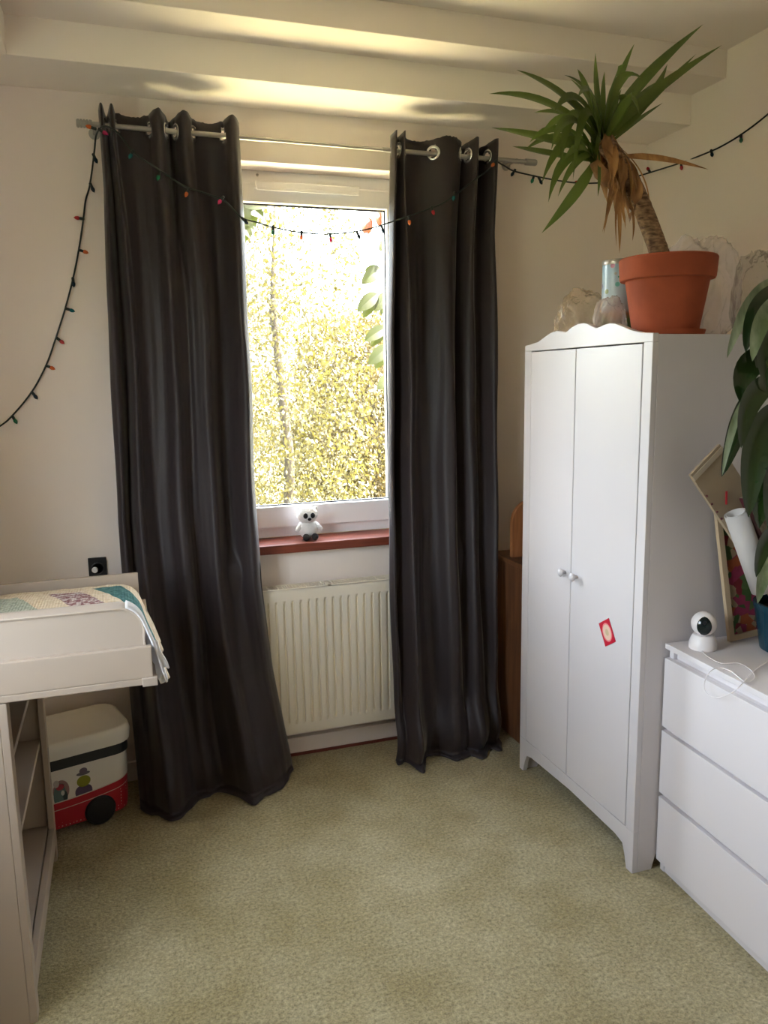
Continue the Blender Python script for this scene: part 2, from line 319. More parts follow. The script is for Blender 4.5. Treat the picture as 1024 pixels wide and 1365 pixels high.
# ---------------------------------------------------------------- curtains
def interp(tab, z):
    tab = sorted(tab)
    if z <= tab[0][0]: return tab[0][1]
    for (a, x), (b, y) in zip(tab, tab[1:]):
        if z <= b:
            t = (z - a) / (b - a); return x + (y - x) * t
    return tab[-1][1]
def interps(tab, z):
    w_ = .09; return (interp(tab, z - w_) + interp(tab, z - w_ / 2) + interp(tab, z) + interp(tab, z + w_ / 2) + interp(tab, z + w_)) / 5
def sm(a, b, x):
    t = max(0, min(1, (x - a) / (b - a))); return t * t * (3 - 2 * t)
def curtain(label, cross, first, eL, eR, ybot, depth, lobes, seed):
    rng = random.Random(seed)
    root = thing('curtain', label, 'curtain', ((cross[0] + cross[-1]) / 2, RODY, 0))
    segs = len(cross) - 1; per = 16; NU = segs * per; NZ = 120; TOP = 2.553
    amp = [min(.046, max(.022, .0030 / (cross[i + 1] - cross[i]))) if cross[i + 1] - cross[i] < .09 else .027 for i in range(segs)]
    lowa = [.018 + .042 * rng.random() for _ in range(segs)]
    ph = [rng.random() * 6.28 for _ in range(6)]
    xT0, xT1 = cross[0], cross[-1]
    def fn(u, t):
        k = min(segs - 1, int(u * segs)); q = u * segs - k
        xt = cross[k] + (cross[k + 1] - cross[k]) * q
        sgn = first * (-1) ** k
        us = (xt - xT0) / (xT1 - xT0); ue = us * .62 + u * .38
        ln = t * (TOP + .055); z = max(TOP - ln, 0); pud = max(0, ln - TOP + .012); a = sm(.0, .28, t)
        uu = us * (1 - a) + ue * a
        xx = interp(eL, z) * (1 - uu) + interp(eR, z) * uu
        A = amp[k] * (1 - a) + lowa[k] * a
        fold = math.sin(math.pi * q) * sgn * A
        s = 1 - z / TOP
        n1 = noise.noise(Vector((uu * 7 + ph[0], z * .5, seed))) * .040 * a
        n2 = noise.noise(Vector((uu * 24 + ph[1] + z * .3, z * 1.1, seed + 5))) * .006 * a
        big = interps(ybot, uu) * sm(.35, 1.0, s) ** 1.4
        y = RODY + (-.02 * s) + fold * (1 - .7 * sm(.7, 1, s)) + n1 + n2 + big
        y += interps(lobes, uu) * sm(.55, .97, s)
        # bulge + slump near the floor
        y -= depth * math.exp(-((z - .10) / .10) ** 2) * (.5 + .5 * noise.noise(Vector((uu * 5 + ph[2], 0, seed))))
        xx += noise.noise(Vector((uu * 7 + ph[3], z * 2.2, seed + 9))) * .010 * a
        y -= pud * (.75 + .9 * noise.noise(Vector((uu * 8, 1.5, seed)))); z = z + .010 * math.sin(min(1, pud / .067) * 3.0) + (.010 if pud > 0 else 0) * (.5 + noise.noise(Vector((uu * 14, pud * 30, seed))))
        top = .012 * math.sin(q * math.pi) * (1 if sgn < 0 else -.3) * sm(.06, 0, t) + .006 * noise.noise(Vector((us * 40, 0, seed))) * sm(.05, 0, t)
        y = min(y, -.02 - .105 * sm(1.05, .86, z))
        return Vector((xx, y, max(z + top, .004)))
    m = MB().grid(fn, NU, NZ)
    holes = []
    for i in range(1, segs):
        c = fn(i / segs, (TOP - RODZ) / TOP); a = fn((i - .3 / 1) / segs + .29 / segs, (TOP - RODZ) / TOP)
        d = (fn(i / segs + .002, (TOP - RODZ) / TOP) - fn(i / segs - .002, (TOP - RODZ) / TOP)); d.z = 0; d.normalize()
        holes.append((Vector((c.x, RODY, RODZ)), Vector((d.y, -d.x, 0))))
    keep = []
    for f in m.f:
        c = sum((m.v[i] for i in f), Vector()) / len(f)
        if any((c - h).length < .021 for h, _ in holes): continue
        keep.append(f)
    m.f = keep
    o = m.build('fabric', M['curtain'], root, smooth=True, fix=False, solid=.003)
    for h, nrm in holes:
        pr = []
        for j in range(9):
            an = 2 * math.pi * j / 8; pr.append((.0235 + .0065 * math.cos(an), .0035 * math.sin(an)))
        MB().lathe(pr, h, 28, nrm, cap=False).build('eyelet', M['chrome'], root, smooth=True)
    return root
def rx(px, py=185): return at(px, py, 'y', RODY).x
cl = [rx(a) for a in (134, 141, 147, 155, 200, 222, 234, 257, 298, 319)]
cl = [max(c, cl[0]) for c in cl]
curtain('charcoal floor-length eyelet curtain left of the window, hem spread on carpet', cl, -1,
        [(2.55, cl[0]), (2.3, -1.575), (1.8, -1.59), (1.1, -1.612), (.5, -1.61), (0, -1.60)],
        [(2.55, cl[-1]), (2.2, -1.085), (1.7, -1.085), (1.2, -1.085), (.8, -1.078), (.45, -1.05), (.15, -1.01), (0, -.985)],
        [(0, -.06), (.15, -.20), (.4, -.13), (.7, -.18), (.9, -.10), (1, -.0)], .05,
        [(0, 0.03), (.16, -.08), (.3, -.03), (.44, .12), (.55, .05), (.7, -.06), (.85, -.03), (1, .02)], 3)
cr = [rx(a, 200) for a in (521, 527, 532, 538, 578, 615, 624, 637, 650, 663)]
curtain('charcoal floor-length eyelet curtain right of the window, bunched hem near wardrobe', cr, -1,
        [(2.55, cr[0]), (1.8, -.525), (1.0, -.54), (.5, -.555), (0, -.565)],
        [(2.55, cr[-1]), (2.2, -.045), (1.6, -.025), (1.0, -.03), (.5, -.04), (0, -.055)],
        [(0, -.08), (.1, -.17), (.2, -.16), (.35, -.09), (.6, -.12), (.85, -.10), (1, -.06)], .09,
        [(0, -.0), (.12, -.03), (.3, .03), (.5, -.03), (.75, -.02), (1, 0)], 11)
# ---------------------------------------------------------------- wardrobe
WF = -.087; WB = .47; wy0, wy1 = -1.231, -.462
wd = thing('wardrobe', 'tall white two-door wardrobe with wavy scalloped top and short feet', 'wardrobe', (.18, -.846, 0))
sc = [(-.462, 1.730), (-.50, 1.733), (-.56, 1.740), (-.61, 1.756), (-.65, 1.768), (-.69, 1.772), (-.715, 1.769), (-.735, 1.766), (-.75, 1.764), (-.765, 1.768), (-.79, 1.778), (-.825, 1.786), (-.86, 1.787), (-.885, 1.783), (-.91, 1.774), (-.935, 1.766), (-.955, 1.768), (-.98, 1.773), (-1.01, 1.776), (-1.04, 1.773), (-1.075, 1.763), (-1.12, 1.749), (-1.17, 1.738), (-1.231, 1.733)]
MB().prism(sc + [(-1.231, 1.708), (-.462, 1.708)], WF, WF + .02, 'x').build('scalloped_cornice', M['white'], wd, bev=.002)
def curve_rail():
    lo = [(-.462, .0), (-.492, .0), (-.505, .045), (-.520, .078), (-.56, .088), (-.846, .098), (-1.13, .088), (-1.172, .078), (-1.186, .045), (-1.198, .0), (-1.231, .0)]
    return lo
MB().prism([(-.462, .144), *curve_rail(), (-1.231, .144)], WF, WF + .02, 'x').build('base_rail', M['white'], wd, bev=.002)
for a, b_ in ((-.512, -.462), (-1.231, -1.188)): MB().box(WF, WF + .02, a, b_, .144, 1.708, .002).build('front_stile', M['white'], wd)
dl = MB().box(WF - .001, WF + .017, -.820, -.515, .148, 1.704, .0025).build('door', M['white'], wd)
dr = MB().box(WF - .001, WF + .017, -1.185, -.824, .148, 1.704, .0025).build('door', M['white'], wd)
for d_, yk in ((dl, -.785), (dr, -.862)):
    MB().lathe([(.006, -.001), (.006, .010), (.013, .015), (.0155, .021), (.012, .026), (.003, .028)], (WF - .001, yk, .915), 20, (-1, 0, 0)).build('knob', M['white'], d_, smooth=True)
sidepoly = [(WF + .02, .0), (WF + .075, .0), (WF + .09, .05), (WB - .07, .05), (WB - .05, 0), (WB, 0), (WB, 1.73), (WF + .02, 1.73)]
MB().prism(sidepoly, -1.231, -1.213, 'y').build('side_panel', M['white'], wd, bev=.0015)
MB().prism(sidepoly, -.480, -.462, 'y').build('side_panel', M['white'], wd, bev=.0015)
MB().box(WF + .02, WB, -1.213, -.480, 1.712, 1.73).build('top_panel', M['white'], wd)
MB().box(WF + .03, WB, -1.213, -.480, .10, .118).build('bottom_panel', M['white'], wd)
MB().box(WB - .006, WB, -1.213, -.480, .118, 1.712).build('back_panel', M['white'], wd)
# card stuck on the right door
def cardmat():
    m = mat('card_print', (.55, .01, .03), .4); n = m.node_tree; b = n.nodes['Principled BSDF']
    tc = n.nodes.new('ShaderNodeTexCoord'); mp = n.nodes.new('ShaderNodeMapping'); mp.inputs['Scale'].default_value = (0, 1 / .027, 1 / .033)
    gr = n.nodes.new('ShaderNodeVectorMath'); gr.operation = 'LENGTH'; rp = n.nodes.new('ShaderNodeValToRGB'); rp.color_ramp.interpolation = 'CONSTANT'
    e = rp.color_ramp.elements; e[0].position = 0; e[0].color = (.55, .42, .25, 1); e[1].position = .35; e[1].color = (.72, .50, .38, 1)
    for ps, c in ((.80, (.75, .22, .22, 1)), (.96, (.50, .008, .03, 1))):
        q = e.new(ps); q.color = c
    n.links.new(tc.outputs['Object'], mp.inputs[0]); n.links.new(mp.outputs[0], gr.inputs[0]); n.links.new(gr.outputs['Value'], rp.inputs[0]); n.links.new(rp.outputs[0], b.inputs['Base Color']); return m
ca = MB().box(-.0006, .0006, -.033, .033, -.040, .040).build('card', cardmat(), None, local=True)
ca.location = (WF - .0018, -1.054, .770); ca.rotation_euler = (math.radians(-32), 0, 0)
tag(ca, 'small tilted red card with a cream oval on the wardrobe door', 'card')
# ---------------------------------------------------------------- chest of drawers
TH = math.radians(-3.0)
ch = thing('chest_of_drawers', 'low white three-drawer chest beside the wardrobe', 'chest of drawers', (0.0, -1.236, 0), TH)
CW, CD = .80, .48      # local: y runs 0 .. -CW, x runs 0 .. CD
MB().box(.0, CD, -CW, 0, .763, .78, .0015).build('top_panel', M['malm'], ch, local=True)
MB().box(.018, CD, -.02, 0, 0, .763, .0015).build('side_panel', M['malm'], ch, local=True)
MB().box(.018, CD, -CW, -CW + .02, 0, .763, .0015).build('side_panel', M['malm'], ch, local=True)
MB().box(CD - .01, CD, -CW + .02, -.02, .05, .763).build('back_panel', M['malm'], ch, local=True)
MB().box(.022, .04, -CW + .02, -.02, .0, .06).build('plinth', M['malm'], ch, local=True)
MB().box(.03, CD - .01, -CW + .02, -.02, .045, .06).build('bottom_panel', M['malm'], ch, local=True)
for z0, z1 in ((.505, .733), (.278, .491), (.040, .263)):
    d_ = MB().box(.0, .018, -CW + .001, -.001, z0, z1, .0015).build('drawer', M['malm'], ch, local=True)
    MB().box(.018, .030, -CW + .025, -.025, z0 + .01, z1 + .004 if z1 < .7 else z1).build('drawer_box', M['malm'], d_, local=True)
    MB().box(.030, .032, -CW + .022, -.022, z1 - .0, z1 + .026).build('grip_recess', M['malm'], d_, local=True)
# ---------------------------------------------------------------- changing table
ct = thing('changing_table', 'cream changing table with raised tray above open shelves at left', 'changing table', (-2.1, -.84, 0))
CX = -1.90; CBX = -2.30; ny, fy = -1.235, -.462
def end_panel(y0, y1):
    poly = [(CX, 0), (CX, .862), (CBX, .862), (CBX, 0), (CBX + .05, 0), (CBX + .07, .05), (CX - .09, .05), (CX - .055, 0)]
    return MB().prism(poly, y0, y1, 'y')
end_panel(ny, ny + .022).build('side_panel', M['cream'], ct, bev=.002)
end_panel(fy - .022, fy).build('side_panel', M['cream'], ct, bev=.002)
for a in (ny, fy - .045): MB().box(CX, CX + .018, a, a + .045, 0, .862, .002).build('front_stile', M['cream'], ct)
MB().box(CX + .0, CX + .018, ny + .045, fy - .045, .06, .125, .002).build('base_rail', M['cream'], ct)
MB().box(CBX, CBX + .006, ny + .02, fy - .02, .06, .86).build('back_panel', M['cream'], ct)
for z in (.125, .44, .66): MB().box(CBX, CX - .004, ny + .022, fy - .022, z - .018, z, .001).build('shelf', M['cream'], ct)
TX0, TX1 = -2.34, -1.535
MB().box(TX0, TX1, ny, fy, .864, .882, .003).build('tray_floor', M['cream'], ct)
MB().box(TX1 - .035, TX1 + .002, ny - .008, ny + .012, .862, .884, .002).build('corner_block', M['padside'], ct)
MB().box(TX0, TX1 - .008, ny, ny + .018, .882, .963, .0025).build('tray_rail', M['cream'], ct)
MB().box(TX0, TX1 - .02, fy - .018, fy, .882, .978, .0025).build('tray_rail', M['cream'], ct)
MB().box(TX0, TX0 + .018, ny + .018, fy - .018, .882, .978, .0025).build('tray_rail', M['cream'], ct)
# changing pad
pad = thing('changing_pad', 'cream vinyl changing pad with rounded end lying in the tray', 'changing pad', (-1.95, -.85, .882))
PX1 = -1.558
def top_z(y):
    return interp([(-1.215, 1.062), (-1.20, 1.070), (-1.16, 1.068), (-1.10, 1.02), (-1.0, .992), (-.8, .985), (-.6, .962), (-.50, .935)], y)
def padfn(u, v):
    y = -1.216 + (.716) * v; zt = top_z(y); R_ = .06
    L = (PX1 - (TX0 + .02)); s = u * (L + .14)
    if s < L - R_: return Vector((TX0 + .02 + s, y, zt))
    q = s - (L - R_); an = min(q / R_, math.pi / 2); xx = PX1 - R_ + R_ * math.sin(an); z = zt - R_ + R_ * math.cos(an)
    if q / R_ > math.pi / 2: z -= (q - R_ * math.pi / 2)
    return Vector((xx, y, max(z, .884)))
m = MB().grid(padfn, 60, 24)
endp = [padfn(u / 60, 0) for u in range(61)]
m.add([(p_.x, -1.216, p_.z) for p_ in endp] + [(p_.x, -1.216, .884) for p_ in endp], [(i, i + 1, i + 62, i + 61) for i in range(60)])
endp = [padfn(u / 60, 1) for u in range(61)]
m.add([(p_.x, -.50, p_.z) for p_ in endp] + [(p_.x, -.50, .884) for p_ in endp], [(i, i + 1, i + 62, i + 61) for i in range(60)])
m.add([(TX0 + .02, -1.216, .884), (PX1, -1.216, .884), (PX1, -.5, .884), (TX0 + .02, -.5, .884)], [(0, 1, 2, 3)])
m.build('pad_body', M['padside'], pad, smooth=True, auto=50)
MB().tube([(p_.x, -1.217, p_.z) for p_ in [padfn(u / 60, 0) for u in range(0, 58)]], .003, 6).build('piping', M['padside'], pad)
# quilt
def quiltmat():
    m = mat('patchwork', (.62, .50, .34), .95); n = m.node_tree; b = n.nodes['Principled BSDF']
    tc = n.nodes.new('ShaderNodeTexCoord')
    def patch(cx, cy, sx, sh, w_, h_):
        # parallelogram mask in object xy: |x - cx + sh*(y-cy)| < w and |y-cy| < h
        sp = n.nodes.new('ShaderNodeSeparateXYZ'); n.links.new(tc.outputs['Object'], sp.inputs[0])
        def ma(op, a, b_):
            q = n.nodes.new('ShaderNodeMath'); q.operation = op
            for i, k in enumerate((a, b_)):
                if k is None: continue
                if isinstance(k, (int, float)): q.inputs[i].default_value = k
                else: n.links.new(k, q.inputs[i])
            return q.outputs[0]
        yy = ma('SUBTRACT', sp.outputs[1], cy); xx = ma('ADD', ma('SUBTRACT', sp.outputs[0], cx), ma('MULTIPLY', yy, sh))
        return ma('MULTIPLY', ma('LESS_THAN', ma('ABSOLUTE', xx, None), w_), ma('LESS_THAN', ma('ABSOLUTE', yy, None), h_))
    ns = n.nodes.new('ShaderNodeTexNoise'); ns.inputs['Scale'].default_value = 75; ns.inputs['Detail'].default_value = 2; n.links.new(tc.outputs['Object'], ns.inputs['Vector'])
    base = n.nodes.new('ShaderNodeValToRGB'); e = base.color_ramp.elements; e[0].position = .42; e[0].color = (.60, .47, .32, 1); e[1].position = .6; e[1].color = (.70, .58, .42, 1); n.links.new(ns.outputs['Fac'], base.inputs[0])
    prev = base.outputs[0]
    for (cx, cy, sh, w_, h_, c1, c2) in PATCHES:
        k = patch(cx, cy, 0, sh, w_, h_)
        r_ = n.nodes.new('ShaderNodeValToRGB'); ee = r_.color_ramp.elements; ee[0].position = .46; ee[0].color = (*c1, 1); ee[1].position = .56; ee[1].color = (*c2, 1); n.links.new(ns.outputs['Fac'], r_.inputs[0])
        mx = n.nodes.new('ShaderNodeMixRGB'); n.links.new(k, mx.inputs[0]); n.links.new(prev, mx.inputs[1]); n.links.new(r_.outputs[0], mx.inputs[2]); prev = mx.outputs[0]
    n.links.new(prev, b.inputs['Base Color'])
    bp = n.nodes.new('ShaderNodeBump'); bp.inputs['Strength'].default_value = .6; bp.inputs['Distance'].default_value = .004
    wv = n.nodes.new('ShaderNodeTexWave'); wv.inputs['Scale'].default_value = 40; wv.inputs['Distortion'].default_value = 1; n.links.new(tc.outputs['Object'], wv.inputs[0]); n.links.new(wv.outputs['Fac'], bp.inputs['Height']); n.links.new(bp.outputs[0], b.inputs['Normal']); return m
# patches in world x,y (object origin at 0): parallelograms
PATCHES = [(-1.91, -.83, .35, .05, .13, (.30, .33, .26), (.42, .44, .34)), (-1.73, -.83, .35, .045, .13, (.20, .07, .075), (.55, .46, .42)),
           (-1.600, -.80, .35, .045, .16, (.02, .10, .10), (.05, .17, .15)), (-2.1, -.83, .35, .05, .13, (.30, .33, .26), (.42, .44, .34))]
def quiltfn(u, v):
    y = -1.10 + .575 * v; x0 = TX0 + .04; R_ = .07; L = (PX1 + .006 - x0); s = u * (L + .19); zt = top_z(y) + .010 + .003 * noise.noise(Vector((u * 30, v * 12, 0)))
    if s < L - R_: return Vector((x0 + s, y, zt))
    q = s - (L - R_); an = min(q / R_, math.pi / 2 * .86); xx = PX1 + .006 - R_ + R_ * math.sin(an); z = zt - R_ + R_ * math.cos(an)
    ex = max(0, q - R_ * math.pi / 2 * .86)
    xx += ex * .30; z -= ex * .93; xx += .006 * math.sin(v * 21) * min(1, ex * 12)
    return Vector((xx, y, z))
qm = MB().grid(quiltfn, 90, 40)
quilt = thing('patchwork_quilt', 'cream quilt with sage, mauve and teal patches over the changing pad', 'quilt', (-1.9, -.8, .99))
qo = qm.build('quilt_top', quiltmat(), None, smooth=True, solid=.006); qo.parent = quilt; qo.matrix_parent_inverse = Matrix.Translation(-quilt.location)
# white backing hanging over the end of the pad
def backfn(u, v):
    y = -1.222 + .66 * v
    zt = top_z(y) + .0035 + .006 * sm(-1.15, -1.2, y)
    R_ = .072; s = u * .23 + .03; x1 = PX1 + .004
    if s < 0: return Vector((x1 - R_ + s, y, zt))
    an = min(s / R_, 1.33); xx = x1 - R_ + R_ * math.sin(an); z = zt - R_ + R_ * math.cos(an); ex = max(0, s - R_ * 1.33)
    xx += ex * .24 + .007 * math.sin(v * 26 + 1) * min(1, ex * 14) + .02 * math.exp(-(v / .05) ** 2) * min(1, ex * 8) * 0; z -= ex * .96
    return Vector((xx, y, z))
MB().grid(backfn, 40, 60).build('quilt_backing', M['whitec'], quilt, smooth=True, solid=.005, fix=False)
MB().tube([(-1.531, -1.19, .962), (-1.529, -1.20, .940), (-1.523, -1.205, .925), (-1.512, -1.21, .905), (-1.503, -1.212, .892)], [.006, .008, .009, .008, .002], 8).build('quilt_corner', M['whitec'], quilt, smooth=True)
# ---------------------------------------------------------------- toy box
tb = thing('toy_box', 'white lidded toy box with red dotted base and black wheels', 'toy box', (-1.632, -.275, 0), math.radians(16))
BL, BD = .50, .262   # local: x 0 .. -BL, y 0 .. BD (front at y=0)
def rrect(x0, x1, y0, y1, r, n=6):
    o_ = []
    for cx, cy, a0 in ((x1 - r, y1 - r, 0), (x0 + r, y1 - r, 90), (x0 + r, y0 + r, 180), (x1 - r, y0 + r, 270)):
        for k in range(n + 1):
            a = math.radians(a0 + 90 * k / n); o_.append((cx + r * math.cos(a), cy + r * math.sin(a)))
    return o_
def loft(rings):
    m_ = MB(); n = len(rings[0][0])
    for poly, z in rings: m_.v += [Vector((a, b, z)) for a, b in poly]
    for i in range(len(rings) - 1):
        for j in range(n): m_.f.append((i * n + j, i * n + (j + 1) % n, (i + 1) * n + (j + 1) % n, (i + 1) * n + j))
    m_.f.append(tuple(range(n))[::-1]); m_.f.append(tuple((len(rings) - 1) * n + j for j in range(n))); return m_
def boxprint():
    m = mat('toy_box_print', (.7, .66, .6), .4); n = m.node_tree; b = n.nodes['Principled BSDF']; tc = n.nodes.new('ShaderNodeTexCoord')
    sp = n.nodes.new('ShaderNodeSeparateXYZ'); n.links.new(tc.outputs['Object'], sp.inputs[0])
    def ma(op, *a):
        q = n.nodes.new('ShaderNodeMath'); q.operation = op
        for i, k in enumerate(a):
            if isinstance(k, (int, float)): q.inputs[i].default_value = k
            else: n.links.new(k, q.inputs[i])
        return q.outputs[0]
    X_, Y_, Z_ = sp.outputs
    curve = ma('ADD', Z_, ma('MULTIPLY', ma('POWER', ma('ABSOLUTE', ma('ADD', X_, .28)), 2.0), -.35))
    prev = None
    def mixin(prev, k, c):
        mx = n.nodes.new('ShaderNodeMixRGB'); n.links.new(k, mx.inputs[0])
        if isinstance(prev, tuple): mx.inputs[1].default_value = (*prev, 1)
        else: n.links.new(prev, mx.inputs[1])
        if isinstance(c, tuple): mx.inputs[2].default_value = (*c, 1)
        else: n.links.new(c, mx.inputs[2])
        return mx.outputs[0]
    prev = (.72, .68, .61)
    def ell(cx, cz, a, h, pw=2):
        return ma('LESS_THAN', ma('ADD', ma('POWER', ma('ABSOLUTE', ma('DIVIDE', ma('SUBTRACT', X_, cx), a)), pw), ma('POWER', ma('ABSOLUTE', ma('DIVIDE', ma('SUBTRACT', Z_, cz), h)), pw)), 1.0)
    front = ma('LESS_THAN', Y_, .05)
    for (cx, cz, a, h, pw, c) in ((-.168, .148, .030, .026, 2.4, (.10, .065, .12)), (-.166, .188, .024, .022, 2, (.24, .24, .015)), (-.166, .218, .024, .007, 2, (.12, .10, .11)), (-.165, .228, .014, .012, 2, (.13, .09, .12)),
                                  (-.245, .175, .028, .04, 2, (.30, .17, .16)), (-.25, .155, .022, .05, 2, (.10, .16, .15)), (-.248, .19, .014, .012, 2, (.35, .03, .05)), (-.232, .15, .008, .02, 2, (.03, .05, .05)), (-.26, .205, .010, .014, 2, (.45, .40, .36)), (-.240, .165, .006, .01, 2, (.5, .5, .46))):
        prev = mixin(prev, ma('MULTIPLY', ell(cx, cz, a, h, pw), front), c)
    vo = n.nodes.new('ShaderNodeTexVoronoi'); vo.inputs['Scale'].default_value = 80; vo.inputs['Randomness'].default_value = .15; n.links.new(tc.outputs['Object'], vo.inputs['Vector'])
    dots = mixin((.42, .012, .025), ma('LESS_THAN', vo.outputs['Distance'], .20), (.60, .48, .40))
    prev = mixin(prev, ma('LESS_THAN', curve, .135), (.62, .55, .48)); prev = mixin(prev, ma('LESS_THAN', curve, .131), (.42, .012, .025))
    prev = mixin(prev, ma('LESS_THAN', curve, .105), (.60, .48, .40)); prev = mixin(prev, ma('LESS_THAN', curve, .102), dots)
    n.links.new(prev, b.inputs['Base Color']); return m
loft([(rrect(-BL, 0, 0, BD, .06), .03), (rrect(-BL - .005, .003, -.003, BD, .06), .06), (rrect(-BL - .01, .008, -.008, BD, .06), .272)]).build('box_body', boxprint(), tb, local=True, smooth=True, auto=40)
loft([(rrect(-BL - .014, .012, -.012, BD, .06), .258), (rrect(-BL - .014, .012, -.012, BD, .06), .300)]).build('black_band', M['black'], tb, local=True, smooth=True, auto=40)
loft([(rrect(-BL - .022, .020, -.020, BD + .003, .07), .300), (rrect(-BL - .026, .024, -.024, BD + .003, .07), .335), (rrect(-BL - .020, .018, -.018, BD, .066), .358), (rrect(-BL - .008, .006, -.006, BD - .012, .056), .362), (rrect(-BL + .012, -.012, .012, BD - .03, .045), .352), (rrect(-BL + .03, -.03, .03, BD - .05, .04), .349)]).build('lid', M['lidwhite'], tb, local=True, smooth=True, auto=60)
for wx, wy in ((-.115, -.012), (-.40, -.012), (-.115, BD - .03), (-.40, BD - .03)):
    MB().lathe([(.02, -.002), (.050, 0), (.056, .006), (.056, .028), (.050, .034), (.02, .036)], (wx, wy, .0565), 28, (0, 1, 0)).build('wheel', M['black'], tb, local=True, smooth=True, auto=40)
# ---------------------------------------------------------------- socket
so = thing('wall_socket', 'black framed wall socket above the changing table', 'socket', (-1.697, 0, .90))
MB().box(-1.731, -1.663, -.010, 0, .865, .945, .003).build('frame', M['black'], so)
MB().lathe([(.024, 0), (.024, .004), (.020, .005), (.019, -.002)], (-1.697, -.010, .902), 24, (0, -1, 0)).build('socket_face', M['black'], so, smooth=True)
MB().lathe([(.012, 0), (.010, .010)], (-1.708, -.014, .898), 12, (0, -1, 0)).build('plug', M['upvc'], so)
# ---------------------------------------------------------------- wooden cabinet behind the wardrobe
bc = thing('wooden_cabinet', 'brown wooden side cabinet in the corner behind the wardrobe', 'cabinet', (.2, -.2, 0))
MB().box(-.005, .44, -.33, -.05, .02, .815, .004).build('cabinet_body', M['brown'], bc)
MB().box(-.02, .46, -.345, -.04, .815, .835, .003).build('cabinet_top', M['brown'], bc)
MB().box(.02, .42, -.334, -.328, .06, .78, .002).build('door', M['brown'], bc)
pl = [(.005, .836), (.005, .99)] + [(.105 - .10 * math.cos(math.radians(a)), .99 + .10 * math.sin(math.radians(a))) for a in range(10, 180, 12)] + [(.205, .99), (.205, .836)]
tag(MB().prism(pl, -.20, -.178, 'y').build('wooden_board', M['orange_wood'], bev=.003), 'orange-brown round-topped wooden board standing on the corner cabinet', 'board')
# ---------------------------------------------------------------- plush on sill
pz = .943; pc = at(412, 719, 'z', pz); px_, py_ = pc.x, .035
ow = thing('plush_toy', 'small white fluffy plush toy with dark eye patches on the sill', 'soft toy', (px_, py_, pz))
fz = lambda s_: (lambda d: 1 + s_ * noise.noise(d * 9))
MB().ball((px_, py_, pz + .045), .042, 3, (1.0, .85, 1.0), fz(.12)).build('body', M['fur'], ow, smooth=True)
hd = MB().ball((px_ - .004, py_ - .01, pz + .108), .041, 3, (1.08, .9, .95), fz(.10)).build('head', M['fur'], ow, smooth=True)
for s_ in (-1, 1):
    MB().ball((px_ - .004 + s_ * .015, py_ - .044, pz + .108), .0105, 2, (1, .5, 1.15)).build('eye', M['furblk'], hd, smooth=True)
    MB().ball((px_ + s_ * .019, py_ - .042, pz + .016), .0155, 2, (.95, 1, 1.0), fz(.1)).build('foot', M['furblk'], ow, smooth=True)
    MB().tube([(px_ + s_ * .030, py_, pz + .068), (px_ + s_ * .044, py_ - .012, pz + .052), (px_ + s_ * .056, py_ - .018, pz + .040)], [.010, .011, .007], 10).build('arm', M['fur'], ow, smooth=True)
    MB().tube([(px_ + s_ * .030, py_, pz + .125), (px_ + s_ * .040, py_, pz + .140)], [.012, .006], 8).build('ear', M['fur'], ow, smooth=True)
MB().ball((px_ - .004, py_ - .050, pz + .094), .007, 2, (1.1, .7, 1)).build('nose', M['furblk'], hd, smooth=True)
# ---------------------------------------------------------------- potted yucca
PX, PY = .090, -1.055
yu = thing('potted_yucca', 'tall leaning yucca in a terracotta pot on the wardrobe top', 'potted plant', (PX, PY, 1.73))
MB().lathe([(.02, .0), (.105, .0), (.118, .006), (.122, .020), (.117, .020), (.108, .010), (.02, .010)], (PX, PY, 1.73), 48).build('saucer', M['terra'], yu, smooth=True, auto=40)
MB().lathe([(.02, .011), (.096, .011), (.101, .016), (.127, .172), (.129, .174), (.142, .176), (.145, .182), (.149, .238), (.146, .243), (.139, .241), (.134, .20), (.130, .19), (.02, .19)], (PX, PY, 1.73), 56).build('pot', M['terra'], yu, smooth=True, auto=35)
MB().lathe([(.133, .19), (.133, .213), (.10, .219), (.02, .222)], (PX, PY, 1.73), 32).build('soil', M['soil'], yu, smooth=True)
YP = PY
trp = [at(*a, 'y', YP) for a in ((884, 352), (874, 322), (860, 285), (846, 252), (832, 225), (818, 205), (806, 190))]
trk = MB(); path = []; rad_ = []
for i in range(len(trp) - 1):
    for k in range(7):
        t = k / 7; path.append(trp[i].lerp(trp[i + 1], t)); q = i + t
        rad_.append((.030 - .0006 * q) * (1 + .06 * math.sin(q * 22)) + .002 * noise.noise(Vector((q * 5, 0, 0))))
path.append(trp[-1]); rad_.append(.03)
trk.tube(path, rad_, 16); trk.build('trunk', M['trunk'], yu, smooth=True)
